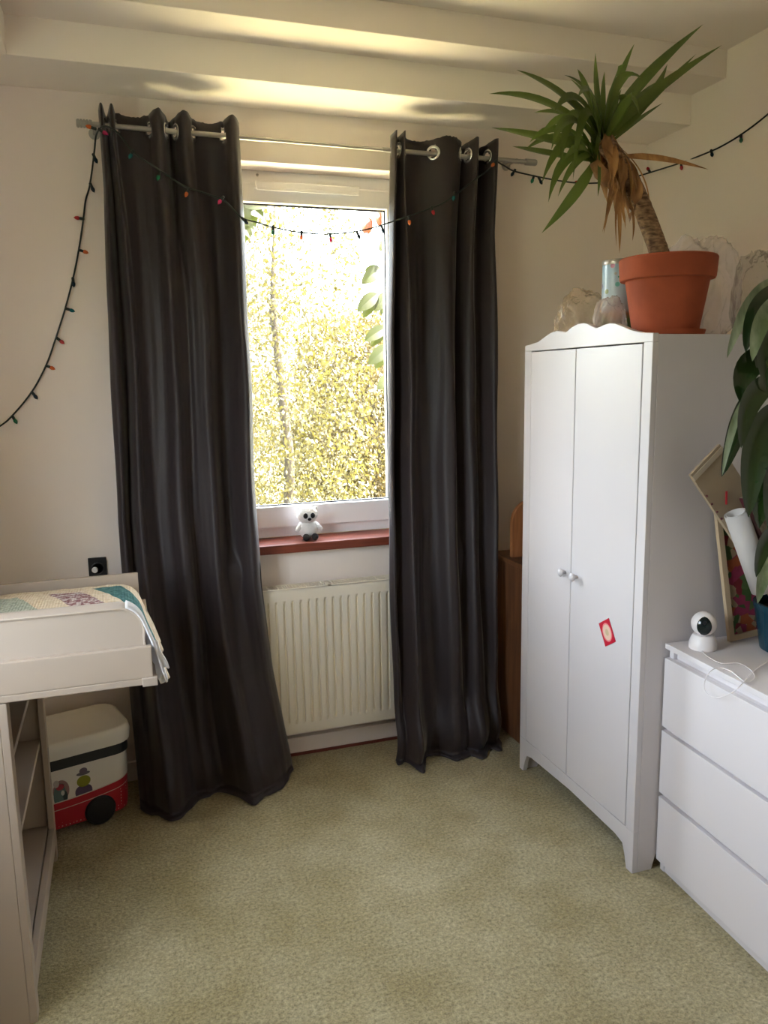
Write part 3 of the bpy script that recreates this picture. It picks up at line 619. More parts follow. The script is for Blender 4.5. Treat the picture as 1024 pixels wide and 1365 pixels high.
def blade(m_, p0, p1, p2, wmax, nrm, fold=.25, n=12, prof='strap'):
    p0, p1, p2 = Vector(p0), Vector(p1), Vector(p2); k = len(m_.v)
    for i in range(n + 1):
        t = i / n; c = p0 * (1 - t) ** 2 + p1 * 2 * t * (1 - t) + p2 * t * t
        tg_ = ((p1 - p0) * (1 - t) + (p2 - p1) * t).normalized(); sd_ = tg_.cross(Vector(nrm))
        sd_ = sd_.normalized() if sd_.length > 1e-4 else tg_.orthogonal(); up_ = sd_.cross(tg_)
        if prof == 'strap': wd_ = wmax * min(1, .40 + t * 1.8) * (1 - max(0, (t - .5) / .5) ** 1.8)
        else: wd_ = wmax * math.sin(math.pi * min(1, t * .97 + .03)) ** .62 * (1 if t < .5 else 1 - .25 * (t - .5))
        for s_, l_ in ((-1, fold), (-.5, fold * .45), (0, 0), (.5, fold * .45), (1, fold)):
            m_.v.append(c + sd_ * (wd_ * s_) + up_ * (abs(wd_) * l_))
    for i in range(n):
        for j in range(4):
            a = k + i * 5 + j; m_.f.append((a, a + 1, a + 6, a + 5))
    return m_
def vleaf(base, ctrl, tip, w_, dy, mname='leaf', name='leaf'):
    b_ = at(base[0], base[1], 'y', YP + dy[0]); c_ = at(ctrl[0], ctrl[1], 'y', YP + dy[1]); t_ = at(tip[0], tip[1], 'y', YP + dy[2])
    nr = Vector((.15, -1, .55)); m_ = MB(); blade(m_, b_, c_, t_, w_, nr)
    return m_.build(name, M[mname], yu, smooth=True, fix=False)
LV = [ # base, control, tip (photo px), half-width, depth offsets
 ((800, 185), (760, 120), (688, 93), .022, (0, -.03, -.05)), ((798, 188), (735, 120), (652, 125), .021, (0, -.02, .02)),
 ((790, 205), (740, 185), (655, 170), .023, (0, .04, .08)), ((788, 215), (730, 205), (683, 195), .018, (0, .08, .12)),
 ((810, 180), (830, 120), (938, 32), .021, (0, .02, .05)), ((812, 182), (850, 130), (963, 60), .018, (0, -.04, -.06)),
 ((812, 185), (850, 150), (928, 72), .015, (0, .08, .15)), ((805, 180), (792, 130), (794, 70), .014, (0, .05, .08)),
 ((806, 182), (815, 120), (846, 58), .015, (0, .10, .16)), ((806, 184), (800, 140), (806, 95), .014, (0, -.02, -.02)),
 ((815, 190), (840, 165), (884, 137), .008, (0, .04, .10)), ((808, 184), (835, 90), (853, 153), .020, (0, -.10, -.14)),
 ((800, 190), (755, 100), (747, 225), .020, (0, -.09, -.13)), ((798, 195), (760, 130), (722, 178), .018, (0, -.13, -.18)),
 ((795, 205), (750, 155), (722, 245), .017, (0, -.06, -.10)), ((792, 215), (778, 250), (722, 311), .020, (0, -.03, -.05)),
 ((790, 212), (745, 190), (731, 270), .018, (0, .03, .03)), ((802, 185), (775, 90), (764, 240), .017, (0, -.12, -.14)),
 ((800, 185), (790, 130), (760, 105), .018, (0, -.02, -.08)), ((803, 183), (820, 70), (862, 110), .018, (0, .03, -.04)),
 ((806, 183), (790, 110), (752, 100), .016, (0, .10, .15)), ((795, 200), (740, 150), (706, 190), .017, (0, .02, .02)),
 ((808, 186), (860, 110), (905, 105), .018, (0, .12, .20)), ((805, 184), (790, 90), (770, 130), .016, (0, -.15, -.20)),
 ((796, 206), (765, 200), (744, 262), .013, (0, -.08, -.11)), ((798, 200), (800, 235), (797, 262), .007, (0, -.06, -.08)),
 ((804, 184), (812, 95), (833, 85), .015, (0, -.08, -.14)), ((797, 198), (742, 165), (700, 200), .016, (0, .08, .12)),
 ((810, 186), (870, 140), (890, 85), .017, (0, .0, .02)),
 ((802, 186), (768, 95), (738, 150), .020, (0, -.02, -.10)), ((796, 196), (752, 120), (735, 200), .018, (0, -.16, -.20)),
 ((800, 184), (780, 110), (770, 92), .018, (0, .0, .03)), ((806, 184), (835, 120), (872, 95), .018, (0, -.10, -.12)),
 ((806, 186), (828, 140), (848, 118), .016, (0, -.16, -.2)), ((798, 190), (768, 140), (712, 150), .017, (0, .06, .06)),
 ((792, 212), (770, 180), (752, 215), .014, (0, -.14, -.17)), ((800, 188), (790, 140), (782, 108), .014, (0, -.14, -.22))]
for i, l in enumerate(LV):
    l = (l[0], l[1], l[2], l[3] * .82, l[4]); vleaf(*l, mname='leaf2' if i in (7, 9, 13, 18, 21, 26, 8) else 'leaf')
rng = random.Random(5)
for k in range(14):   # young narrow shoots at the crown
    a = rng.uniform(-1.0, 1.0); L = rng.uniform(35, 70); bx_, by_ = 806 + a * 5, 186
    vleaf((bx_, by_), (bx_ + a * 12, by_ - L * .55), (bx_ + a * 42, by_ - L), .009, (0, rng.uniform(-.03, .03), rng.uniform(-.10, .10)), 'leaf2')
for k in range(8):    # second lower head
    a = rng.uniform(-1.2, .5); L = rng.uniform(30, 60)
    vleaf((792, 222), (790 + a * 15, 222 - L * .6), (785 + a * 42, 222 - L), .009, (0, rng.uniform(-.03, .02), rng.uniform(-.10, .06)), 'leaf2')
MB().tube([at(812, 240, 'y', YP - .01), at(800, 230, 'y', YP - .02), at(792, 216, 'y', YP - .02)], [.022, .02, .014], 12).build('side_shoot', M['husk'], yu, smooth=True)
rng = random.Random(9)
for k in range(56):   # papery dead sheaths round the top of the trunk
    t = rng.random(); b_ = trp[6].lerp(trp[3], t * .95); an = rng.uniform(0, 6.28); o_ = Vector((math.cos(an), math.sin(an), 0)) * .028
    tip = b_ + o_ * rng.uniform(.9, 1.3) + Vector((rng.uniform(-.01, .035), 0, -rng.uniform(.05, .15))); m_ = MB()
    blade(m_, b_ + o_ * .7 + Vector((0, 0, .02)), b_ + o_ * 1.6 + Vector((0, 0, -.03)), tip, rng.uniform(.010, .020), o_ + Vector((0, 0, .3)), .3, 6); m_.build('dry_sheath', M['husk'], yu, smooth=True, fix=False)
for (b_, c_, t_, w_, d_) in (((818, 225), (812, 265), (805, 312), .006, -.05), ((824, 240), (826, 290), (826, 338), .008, -.05), ((826, 240), (818, 275), (822, 330), .004, -.04),
        ((838, 262), (848, 290), (843, 322), .005, -.05), ((826, 235), (812, 275), (803, 310), .004, -.06), ((830, 245), (828, 285), (834, 300), .006, -.05), ((828, 198), (868, 232), (866, 285), .004, -.02), ((832, 240), (822, 262), (822, 290), .009, -.05)):
    vleaf(b_, c_, t_, w_, (0, d_, d_), 'husk', 'dead_leaf')
lab(vleaf((822, 210), (870, 205), (945, 226), .013, (0, -.02, -.04), 'husk', 'dead_leaf'), 'brown withered leaf sticking out to the right')
# ---------------------------------------------------------------- tin
def tinmat():
    m = mat('tin_print', (.42, .60, .72), .3, spec=.6); n = m.node_tree; b = n.nodes['Principled BSDF']; tc = n.nodes.new('ShaderNodeTexCoord')
    sp = n.nodes.new('ShaderNodeSeparateXYZ'); n.links.new(tc.outputs['Object'], sp.inputs[0])
    rp = n.nodes.new('ShaderNodeValToRGB'); rp.color_ramp.interpolation = 'LINEAR'; e = rp.color_ramp.elements
    e[0].position = .0; e[0].color = (.05, .13, .03, 1); e[1].position = 1; e[1].color = (.34, .52, .66, 1)
    for p_, c in ((.26, (.10, .20, .04)), (.34, (.40, .16, .06)), (.40, (.50, .55, .60)), (.80, (.45, .60, .70))): q = e.new(p_); q.color = (*c, 1)
    mz = n.nodes.new('ShaderNodeMath'); mz.operation = 'DIVIDE'; mz.inputs[1].default_value = .27; n.links.new(sp.outputs[2], mz.inputs[0]); n.links.new(mz.outputs[0], rp.inputs[0])
    vo = n.nodes.new('ShaderNodeTexVoronoi'); vo.inputs['Scale'].default_value = 26; n.links.new(tc.outputs['Object'], vo.inputs['Vector'])
    lt = n.nodes.new('ShaderNodeMath'); lt.operation = 'LESS_THAN'; lt.inputs[1].default_value = .22; n.links.new(vo.outputs['Distance'], lt.inputs[0])
    mx = n.nodes.new('ShaderNodeMixRGB'); hsv = n.nodes.new('ShaderNodeHueSaturation'); hsv.inputs['Saturation'].default_value = .9; hsv.inputs['Value'].default_value = .5; n.links.new(vo.outputs['Color'], hsv.inputs['Color'])
    n.links.new(lt.outputs[0], mx.inputs[0]); n.links.new(rp.outputs[0], mx.inputs[1]); n.links.new(hsv.outputs[0], mx.inputs[2]); n.links.new(mx.outputs[0], b.inputs['Base Color']); return m
tn = thing('tin', 'pale blue printed round tin behind the terracotta pot', 'tin', (.086, -.80, 1.73))
MB().lathe([(.02, 0), (.052, 0), (.054, .003), (.054, .262), (.02, .262)], (0, 0, 0), 36).build('tin_body', tinmat(), tn, local=True, smooth=True, auto=40)
MB().lathe([(.0555, .255), (.0565, .258), (.0565, .268), (.054, .272), (.02, .270)], (0, 0, 0), 36, cap=False).build('tin_lid', M['metal'], tn, local=True, smooth=True, auto=40)
# ---------------------------------------------------------------- plastic bags
def bag(name, label, c, sc, m_, seed, h=1.0):
    c = Vector(c); bm = bmesh.new(); bmesh.ops.create_icosphere(bm, subdivisions=5, radius=1)
    for q in bm.verts:
        d = q.co.copy(); s_ = Vector((seed * 7.1, 3.3, 0))
        e_ = Vector((d.x, d.y, d.z * .55)); k = 1 + .26 * noise.noise(e_ * 1.5 + s_) + .12 * (1 - abs(noise.noise(e_ * 3.0 + s_)) * 2.2) - .07 + .07 * (1 - 3 * abs(noise.noise(e_ * 6 + s_))) + .02 * noise.noise(d * 16)
        q.co = Vector((d.x * sc[0], d.y * sc[1], d.z * sc[2])) * k
        if q.co.z < -sc[2] * .72: q.co.z = -sc[2] * .72
    lo = min(q.co.z for q in bm.verts)
    for q in bm.verts: q.co += c - Vector((0, 0, lo))
    return tag(MB().frombm(bm).build(name, m_, smooth=True), label, 'bag')
bag('plastic_bag', 'crumpled clear brownish plastic bag at the back of the wardrobe top', (.060, -.630, 1.732), (.095, .080, .105), film('brown_film', (.62, .46, .30), .34, .15), 1)
bag('plastic_bag', 'small crumpled whitish clear bag in front of the printed tin', (.004, -.885, 1.732), (.060, .026, .080), film('white_film', (.80, .70, .66), .40, .15), 2)
b3 = bag('plastic_bag', 'big white translucent plastic bag right of the terracotta pot', (.372, -.86, 1.732), (.125, .11, .20), film('milky_film', (.85, .76, .76), .44, .15), 3)
bag('plastic_bag', 'thin clear crinkled bag at far right on the wardrobe top', (.405, -1.09, 1.732), (.060, .080, .155), film('thin_film', (.40, .36, .30), .22, .1), 4)
# ---------------------------------------------------------------- painting, board, paper tube
pf = thing('floral_painting', 'floral picture in thin pale frame leaning on the wardrobe side', 'picture', (.19, -1.29, .78))
bl = Vector((.190, -1.292, .781)); tl = Vector((.150, -1.246, 1.19)); ux = Vector((.985, -.05, .09)).normalized()
upv = (tl - bl).normalized(); ux = (ux - upv * ux.dot(upv)).normalized(); nv = ux.cross(upv); nv = -nv if nv.y > 0 else nv
PW, PH = .34, .42
def pbox(m_, a0, a1, b0, b1, d0, d1):
    m_.add([bl + ux * a + upv * b + nv * d for a in (a0, a1) for b in (b0, b1) for d in (d0, d1)], [(0, 1, 3, 2), (4, 6, 7, 5), (0, 4, 5, 1), (2, 3, 7, 6), (0, 2, 6, 4), (1, 5, 7, 3)]); return m_
m_ = MB(); pbox(m_, 0, .018, 0, PH, 0, .014); pbox(m_, PW - .018, PW, 0, PH, 0, .014); pbox(m_, .018, PW - .018, 0, .018, 0, .014); pbox(m_, .018, PW - .018, PH - .018, PH, 0, .014)
m_.build('picture_frame', mat('pale_frame', (.45, .34, .22), .5), pf)
def floral():
    m = mat('floral_print', (.10, .12, .05), .6); n = m.node_tree; b = n.nodes['Principled BSDF']; tc = n.nodes.new('ShaderNodeTexCoord')
    vo = n.nodes.new('ShaderNodeTexVoronoi'); vo.inputs['Scale'].default_value = 42; n.links.new(tc.outputs['Object'], vo.inputs['Vector'])
    sp = n.nodes.new('ShaderNodeSeparateColor'); n.links.new(vo.outputs['Color'], sp.inputs[0]); rp = n.nodes.new('ShaderNodeValToRGB'); rp.color_ramp.interpolation = 'CONSTANT'
    e = rp.color_ramp.elements; e[0].position = 0; e[0].color = (.32, .035, .09, 1); e[1].position = .2; e[1].color = (.06, .12, .03, 1)
    for p_, c in ((.42, (.40, .10, .03)), (.58, (.10, .16, .05)), (.72, (.22, .02, .03)), (.84, (.40, .30, .18))): q = e.new(p_); q.color = (*c, 1)
    n.links.new(sp.outputs[0], rp.inputs[0]); ns = n.nodes.new('ShaderNodeTexNoise'); ns.inputs['Scale'].default_value = 40; n.links.new(tc.outputs['Object'], ns.inputs[0])
    mx = n.nodes.new('ShaderNodeMixRGB'); mx.inputs[0].default_value = .45; mx.blend_type = 'MULTIPLY'; n.links.new(rp.outputs[0], mx.inputs[1]); n.links.new(ns.outputs['Fac'], mx.inputs[2]); n.links.new(mx.outputs[0], b.inputs['Base Color']); return m
pbox(MB(), .016, PW - .016, .016, PH - .016, .002, .006).build('picture', floral(), pf)
def slab(name, corners, th, m_, parent=None, n_=Vector((0, 1, 0))):
    c = [Vector(q) for q in corners]; nn = (c[1] - c[0]).cross(c[2] - c[0]).normalized(); nn = nn if nn.y > 0 else -nn
    k = len(c); vs = c + [q + nn * th for q in c]
    return MB().add(vs, [tuple(range(k)), tuple(range(2 * k - 1, k - 1, -1))] + [(i, i + k, (i + 1) % k + k, (i + 1) % k) for i in range(k)]).build(name, m_, parent)
A_ = at(921, 633, 'y', -1.330); B_ = at(960, 592, 'y', -1.318); Dr = (at(1006, 762, 'y', -1.352) - A_)
fd = thing('cardboard_folder', 'worn beige card folder tilted against the wardrobe above the floral picture', 'folder', tuple(A_ + Dr))
slab('cover', [A_, B_, B_ + Dr * 1.9, A_ + Dr * 1.9], .010, M['card'], fd)
e1 = (B_ - A_).normalized(); off_ = Vector((0, -.003, 0))
slab('edge_strip', [A_ + off_ + Dr * .02, B_ + off_ + Dr * .02, B_ + off_ + Dr * .06, A_ + off_ + Dr * .06], .002, mat('card_edge', (.52, .44, .33), .7), fd)
for t in (.22, .30, .38, .45): MB().ball(A_ + Dr * t + e1 * .004 + Vector((0, -.003, 0)), .004, 1).build('rivet', M['maroon'], fd)
q0 = at(968, 655, 'y', -1.338); slab('red_mark', [q0, q0 + Vector((.006, 0, 0)), q0 + Vector((.008, 0, -.04)), q0 + Vector((.002, 0, -.04))], .002, M['red'], fd)
pt = thing('paper_roll', 'rolled white paper tube leaning beside the houseplant', 'paper roll', tuple(at(1012, 790, 'y', -1.40)))
a_ = at(981, 684, 'y', -1.372); b_ = at(1022, 800, 'y', -1.392); ax_ = (b_ - a_).normalized(); L_ = 0.26
MB().lathe([(.033, 0), (.033, L_)], a_, 32, ax_, cap=False).build('outer_sheet', M['paper'], pt, smooth=True, solid=.0015)
MB().lathe([(.026, -.001), (.026, L_)], a_, 32, ax_, cap=False).build('inner_sheet', M['paper'], pt, smooth=True, solid=.0015)
c0 = at(990, 664, 'y', -1.345); c1 = at(1050, 640, 'y', -1.335); dd = at(1020, 730, 'y', -1.352) - c0
fo = thing('album', 'speckled album with a maroon spine behind the houseplant', 'album', tuple(c0 + dd * 2))
slab('cover', [c0, c1, c1 + dd * 2.3, c0 + dd * 2.3], .012, mat('speckled_cover', (.42, .36, .27), .8, col2=(.12, .05, .05), vscale=60), fo)
u1 = (c1 - c0).normalized(); slab('spine', [c0 + off_ * 1.5 - u1 * .004, c0 + off_ * 1.5 + u1 * .008, c0 + off_ * 1.5 + u1 * .008 + dd * 2.3, c0 + off_ * 1.5 - u1 * .004 + dd * 2.3], .014, M['maroon'], fo)
# ---------------------------------------------------------------- houseplant in teal pot
HX, HY = .305, -1.43
hp = thing('potted_houseplant', 'large glossy drooping houseplant in a dark teal pot on the chest', 'potted plant', (HX, HY, .78))
MB().lathe([(.02, .0), (.080, .0), (.088, .005), (.110, .13), (.113, .135), (.113, .150), (.104, .150), (.100, .12), (.02, .12)], (HX, HY, .781), 48).build('pot', M['teal'], hp, smooth=True, auto=35)
MB().lathe([(.1035, .122), (.02, .13)], (HX, HY, .781), 24).build('soil', M['soil'], hp)
HD = [ # stem top px, then leaf base, control, tip, half-width, y
 ((1030, 372), (992, 395), (969, 478), .017, -1.46, 'pale_leaf'), ((1045, 380), (1002, 400), (994, 470), .026, -1.50, 'dark_leaf'),
 ((1040, 395), (1008, 420), (1003, 482), .022, -1.54, 'pale_leaf'), ((1060, 400), (1022, 420), (1012, 500), .040, -1.50, 'dark_leaf'),
 ((1050, 470), (975, 470), (992, 542), .034, -1.50, 'dark_leaf'), ((1050, 510), (990, 500), (988, 598), .030, -1.54, 'dark_leaf'),
 ((1000, 520), (985, 560), (962, 636), .026, -1.46, 'dark_leaf'), ((995, 528), (975, 560), (963, 634), .010, -1.475, 'pale_leaf'),
 ((1040, 540), (1000, 570), (998, 690), .040, -1.50, 'dark_leaf'), ((1050, 560), (1012, 620), (1012, 705), .038, -1.47, 'dark_leaf'),
 ((1060, 590), (1030, 620), (1030, 720), .040, -1.52, 'dark_leaf'), ((1050, 700), (1015, 705), (1008, 770), .024, -1.49, 'dark_leaf'),
 ((1055, 710), (1020, 730), (1010, 805), .026, -1.46, 'pale_leaf'), ((1060, 400), (1100, 430), (1120, 560), .04, -1.46, 'dark_leaf'),
 ((1060, 480), (1110, 500), (1130, 640), .04, -1.40, 'dark_leaf'), ((1060, 430), (1060, 380), (1090, 330), .03, -1.44, 'dark_leaf'),
 ((1050, 600), (1085, 620), (1100, 740), .04, -1.50, 'dark_leaf'), ((1045, 440), (1012, 440), (1022, 520), .032, -1.53, 'dark_leaf')]
rng = random.Random(2)
for b_, c_, t_, w_, y_, mm in HD:
    B0 = at(*b_, 'y', y_ + .03); m_ = MB(); blade(m_, B0, at(*c_, 'y', y_), at(*t_, 'y', y_ - .01), w_, Vector((-.5 + rng.uniform(-.2, .2), -1, .25)), .38, 14, 'oval')
    lf = m_.build('leaf', M[mm], hp, smooth=True, fix=False)
    if mm == 'pale_leaf': lab(lf, 'pale grey-green leaf')
    m_ = MB(); q0 = Vector((HX + rng.uniform(-.04, .04), HY + rng.uniform(-.04, .04), .90)); mid = q0.lerp(B0, .6) + Vector((.02, .02, .05))
    m_.tube([q0 * (1 - t) ** 2 + mid * 2 * t * (1 - t) + B0 * t * t for t in [k / 8 for k in range(9)]], .0035, 6); m_.build('stem', M['dark_leaf'], hp, smooth=True)
# ---------------------------------------------------------------- baby monitor
mx_, my_ = .076, -1.315
bm_ = thing('baby_monitor', 'small round white baby monitor camera on the chest top', 'baby monitor', (mx_, my_, .78))
MB().lathe([(.005, .0), (.040, .0), (.0415, .004), (.041, .016), (.036, .034), (.030, .044), (.005, .046)], (mx_, my_, .7805), 36).build('base', M['monitor'], bm_, smooth=True, auto=50)
hc = Vector((mx_, my_, .7805 + .078)); MB().ball(hc, .0375, 4).build('head', M['monitor'], bm_, smooth=True)
dv = Vector((-.62, -.78, .0)).normalized(); rt = dv.cross(Vector((0, 0, 1))); 
def facefn(u, v):
    a = (u - .5) * 1.15; b = (v - .5) * 2.0; h_ = math.sqrt(max(0, 1 - (2 * v - 1) ** 2)); a *= h_
    d = dv * math.cos(a) * math.cos(b * .85) + rt * math.sin(a) * math.cos(b * .85) + Vector((0, 0, 1)) * math.sin(b * .85)
    return hc + d * .0385
MB().grid(facefn, 20, 20).build('camera_face', M['screenblk'], bm_, smooth=True, fix=False, solid=.001)
MB().lathe([(.006, .0), (.006, .0395)], hc, 16, (dv + Vector((0, 0, .35))).normalized()).build('lens', M['black'], bm_)
cpx = [(936, 868), (945, 876), (962, 884), (985, 884), (1001, 893), (1006, 903), (994, 909), (975, 895), (958, 890), (945, 897), (939, 912), (942, 924), (955, 930), (970, 926), (985, 916), (998, 902), (1010, 890), (1030, 878)]
def chest_front(y): return math.tan(-TH) * -(y + 1.236) * -1
cp = []
for i, q in enumerate(cpx):
    P_ = at(*q, 'z', .784)
    if P_.x < -.055 - (-(P_.y + 1.236)) * .05:     # hangs over the front edge
        P_ = at(*q, 'x', -.012 - (-(P_.y + 1.236)) * .055 - .012); 
    cp.append(P_)
def smooth_pts(P_, n=6):
    o_ = []
    for i in range(len(P_) - 1):
        a, b, c, d = P_[max(i - 1, 0)], P_[i], P_[i + 1], P_[min(i + 2, len(P_) - 1)]
        for k in range(n):
            t = k / n; o_.append(.5 * ((2 * b) + (c - a) * t + (2 * a - 5 * b + 4 * c - d) * t * t + (3 * b - a - 3 * c + d) * t ** 3))
    o_.append(P_[-1]); return o_
tag(MB().tube(smooth_pts(cp), .0014, 6).build('charging_cable', M['monitor'], smooth=True), 'thin white looped charging cable on the chest edge', 'cable')
# ---------------------------------------------------------------- string lights
sl = thing('string_lights', 'dark green fairy light string with coloured bulbs draped over curtains', 'string lights', (-.75, -.10, 2.45))
wall = [(0, 568), (16.5, 554), (42, 523), (61.5, 487), (75, 449), (87, 411), (97, 373), (105, 333), (111, 293), (114, 268), (119, 250), (123, 225), (126, 200), (129, 178)]
wp = [at(-30, 585, 'y', -.012)] + [at(a, b, 'y', -.012 if b > 230 else -.012 - (230 - b) * .0018) for a, b in wall]
curt = [(140, 168, -.17), (158, 178, -.17), (178, 203, -.165), (212, 226, -.175), (240, 245, -.17), (256, 252, -.17), (275, 258, -.165), (300, 268, -.165), (322, 290, -.15), (345, 297, -.13), (364, 303, -.12), (402, 310, -.12), (440, 312, -.12), (478, 308, -.12), (500, 303, -.13), (518, 297, -.15), (545, 288, -.17), (570, 279, -.18), (590, 271, -.18), (612, 256, -.18), (635, 238, -.18), (652, 226, -.17), (661, 216, -.13)]
wp += [at(a, b, 'y', c) for a, b, c in curt]
rgt = [(672, 221), (685, 228), (710, 234), (740, 240), (770, 244), (795, 244), (825, 241), (850, 235)]
wp += [at(a, b, 'y', -.10 + i * .008) for i, (a, b) in enumerate(rgt)]
wp += [at(880, 227, 'x', .765)] if False else []
wp += [at(a, b, 'x', .768) for a, b in ((908, 217), (932, 208), (960, 196), (990, 178), (1024, 152), (1060, 118))]
MB().tube(smooth_pts(wp, 5), .0032, 6).build('wire', M['dkgreen'], sl, smooth=True)
BC = {'r': (.55, .04, .05), 'o': (.75, .17, .04), 'p': (.60, .03, .14), 'g': (.01, .20, .09), 't': (.01, .16, .17), 'd': (.01, .03, .05)}
BM = {k: mat('bulb_' + k, c, .15, spec=.7, trans=.3) for k, c in BC.items()}
BN = {'r': 'red', 'o': 'orange', 'p': 'pink', 'g': 'green', 't': 'teal', 'd': 'dark blue'}
bulbs = [((128, 172), (116, 168), 'o', -.13), ((131, 172), (138, 176), 'p', -.18), ((124, 205), (128, 214), 'd', -.05), ((120, 244), (126, 257), 'd', -.02), ((112, 292), (100, 290), 'r', -.02), ((105, 333), (117, 337), 'o', -.02),
 ((97, 370), (98, 378), 'd', -.02), ((87, 411), (96, 414), 't', -.02), ((75, 450), (84, 457), 'r', -.02), ((61, 487), (68, 490), 'o', -.02), ((42, 522), (46, 527), 'd', -.02), ((16, 554), (21, 562), 'g', -.02),
 ((178, 200), (175, 206), 't', -.17), ((213, 228), (211, 236), 'g', -.18), ((252, 251), (248, 260), 'o', -.175), ((298, 262), (293, 269), 'p', -.17), ((322, 290), (326, 294), 'd', -.15),
 ((364, 301), (364, 310), 'g', -.12), ((402, 308), (402, 317), 'o', -.12), ((440, 311), (441, 320), 'p', -.12), ((475, 308), (479, 316), 'd', -.12), ((508, 300), (511, 308), 'd', -.14),
 ((545, 288), (546, 297), 'o', -.18), ((575, 275), (577, 281), 'r', -.185), ((606, 256), (605, 262), 't', -.185), ((662, 214), (657, 220), 'o', -.17),
 ((687, 226), (682, 234), 'd', -.09), ((712, 234), (709, 243), 'g', -.08), ((718, 236), (722, 244), 'd', -.08), ((775, 243), (764, 243), 'r', -.06)]
def bulb(a, b, c):
    d = (b - a); d = d.normalized() if d.length > 1e-5 else Vector((0, 0, -1))
    s_ = MB().lathe([(.0025, -.002), (.0052, .0), (.0052, .015), (.004, .017)], a, 10, d).build('bulb_socket', M['dkgreen'], sl, smooth=True, auto=40)
    lab(MB().lathe([(.003, .014), (.0062, .018), (.0070, .023), (.0055, .029), (.002, .033), (.0005, .035)], a, 12, d).build('bulb', BM[c], s_, smooth=True), BN[c] + ' bulb')
for a, b, c, y in bulbs: bulb(at(*a, 'y', y), at(*b, 'y', y), c)
for a, b, c in (((867, 230), (862, 222), 'r'), ((908, 217), (909, 229), 'r'), ((948, 200), (950, 209), 'd'), ((988, 180), (988, 186), 'g')): bulb(at(*a, 'x', .766), at(*b, 'x', .762), c)
# ---------------------------------------------------------------- outdoors
struct(MB().box(-4, 6, .31, 2.6, -.60, -.50).build('added_terrace', mat('bounce_paving', (.34, .295, .15), .9)))  # terrace added below the view to reflect sun onto the soffit
struct(MB().box(-5, 16, .32, 22, -.75, -.6).build('garden_ground', M['lawn']))
struct(MB().box(-16, -2.6, -14, .3, -.75, -.6).build('garden_ground', mat('darkened_grass', (.06, .075, .03), .95, var=.3, vscale=3)))  # unseen side ground, darkened to cut the bounce through the added window
def tree(name, label, x, y, h, r, trunk_h, n, m_, seed, droop=.6, size=.055):
    rng = random.Random(seed); t_ = thing(name, label, 'tree', (x, y, -.6), group='trees outside the window')
    MB().tube([(x, y, -.6), (x + .05, y, .8), (x - .05, y + .1, h * .6), (x, y, h * .9)], [.07, .055, .04, .01], 8).build('trunk', M['treebark'], t_, smooth=True)
    m = MB()
    for k in range(n):
        a = rng.uniform(0, 6.28); zz_ = rng.random() ** 1.15; rr_ = r * math.sqrt(rng.random()) * (1 - .35 * abs(zz_ - .4) * 1.5)
        c = Vector((x + rr_ * math.cos(a), y + rr_ * math.sin(a) * .8, -.5 + (h + .5) * zz_))
        nzv = noise.noise(c * 1.3)
        if nzv < -.2 and zz_ > .55 and rng.random() < .8: continue
        d = Vector((rng.gauss(0, .5), rng.gauss(0, .5), -droop + rng.gauss(0, .4))).normalized(); s_ = d.cross(Vector((rng.gauss(0, 1), rng.gauss(0, 1), rng.gauss(0, 1)))).normalized()
        L = size * rng.uniform(.6, 1.3); w_ = L * .25; kk = len(m.v)
        m.v += [c, c + d * L * .5 + s_ * w_, c + d * L, c + d * L * .5 - s_ * w_]; m.f.append((kk, kk + 1, kk + 2, kk + 3))
    stuff(m.build('foliage', m_, t_, fix=False)); return t_
tree('willow_tree', 'airy yellow-green tree filling the left of the window view', .1, 5.2, 3.9, 1.1, 1, 20000, M['tree_leaf'], 1)
tree('willow_tree', 'tan-green bushy tree low in the middle of the window view', 1.55, 6.6, 2.45, 1.3, 1, 48000, M['tree_leaf2'], 2)
tree('willow_tree', 'pale green shrub tree low at the right of the window view', 3.9, 6.4, 2.0, 1.0, 1, 20000, M['tree_leaf'], 3)
tree('willow_tree', 'tan tree behind the others at the left of the window view', -.2, 8.6, 3.3, 1.7, 1, 34000, M['tree_leaf2'], 4)
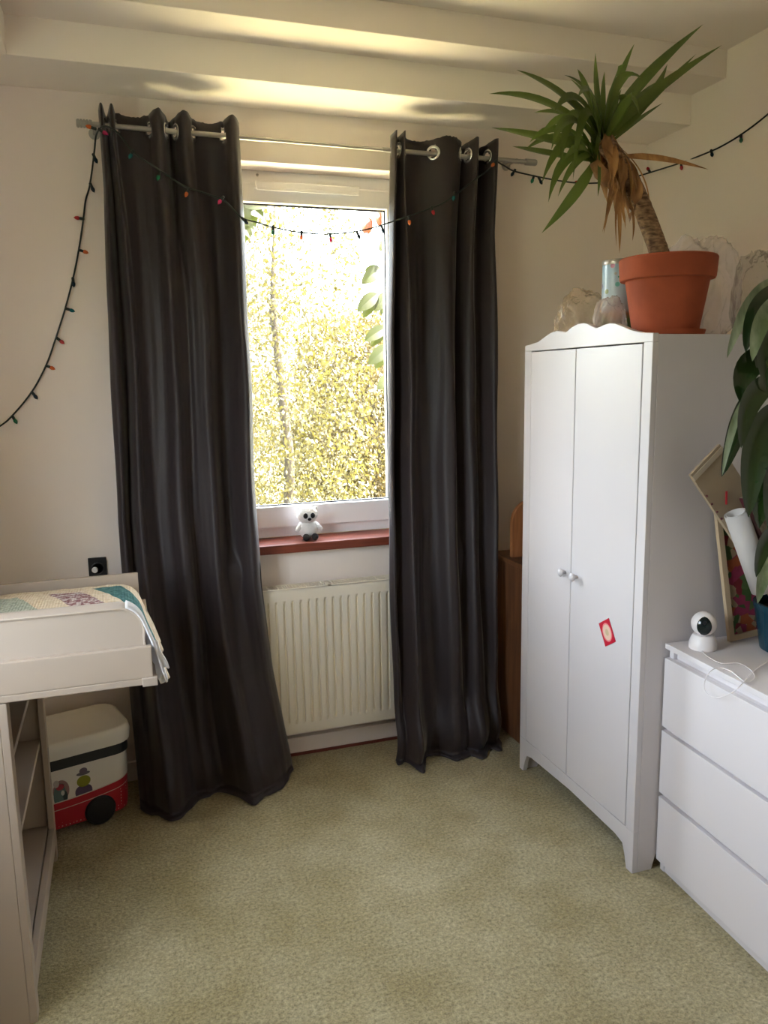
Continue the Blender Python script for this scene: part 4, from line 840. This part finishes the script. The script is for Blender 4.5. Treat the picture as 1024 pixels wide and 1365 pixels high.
tree('willow_tree', 'low yellowish tree behind the others outside the window', 3.4, 9.8, 2.7, 2.0, 1, 38000, M['tree_leaf'], 5)
vn = thing('climbing_vine', 'vine with lobed yellow-green leaves just outside the window', 'climbing plant', (-.25, .45, -.6))
def leaflets(base, tips, w_, mm, y):
    B_ = at(*base, 'y', y); m = MB()
    for k, tp in enumerate(tips):
        T_ = at(*tp, 'y', y + .03 * (k % 3 - 1)); md = B_.lerp(T_, .5) + Vector((0, -.01, .25 * (T_ - B_).length * .35)); L_n = (T_ - B_).length
        blade(m, B_, md, T_, L_n * w_, Vector((.1, -1, .2)), .2, 10, 'oval')
    m.build('leaf', M[mm], vn, fix=False)
for c, tips, w_, mm, y in (((322, 270), ((356, 276), (352, 290), (341, 303), (328, 300), (345, 272)), .30, 'vine', .5), ((324, 300), ((334, 318), (326, 325), (340, 308)), .28, 'vine', .5),
        ((507, 358), ((482, 379), (486, 361), (493, 378)), .24, 'vine', .5), ((503, 392), ((476, 416), (484, 424), (498, 400)), .23, 'vine', .5), ((517, 392), ((499, 416), (508, 420), (503, 397)), .24, 'vine', .52),
        ((515, 437), ((486, 455), (494, 462), (500, 440)), .22, 'vine', .48), ((518, 462), ((491, 486), (500, 492), (508, 470)), .24, 'vine', .5), ((518, 320), ((506, 335), (512, 342)), .3, 'vine', .5),
        ((519, 286), ((510, 300), (517, 306), (507, 290)), .3, 'vine', .52), ((490, 291), ((485, 312), (491, 313), (495, 305)), .30, 'vineor', .5), ((503, 283), ((500, 292), (506, 303), (510, 290)), .3, 'vineor', .5), ((519, 500), ((503, 520), (512, 526)), .24, 'vine', .52)):
    leaflets(c, tips, w_, mm, y)
st = [at(*q, 'y', .52) for q in ((520, 720), (521, 600), (519, 500), (520, 420), (519, 340), (516, 290), (500, 262))]
MB().tube([Vector((st[0].x, .52, -.6))] + smooth_pts(st, 4), .004, 6).build('stem', M['treebark'], vn, smooth=True)
MB().tube([at(*q, 'y', .52) for q in ((500, 262), (420, 250), (340, 262), (332, 280))], .003, 6).build('stem', M['treebark'], vn, smooth=True)
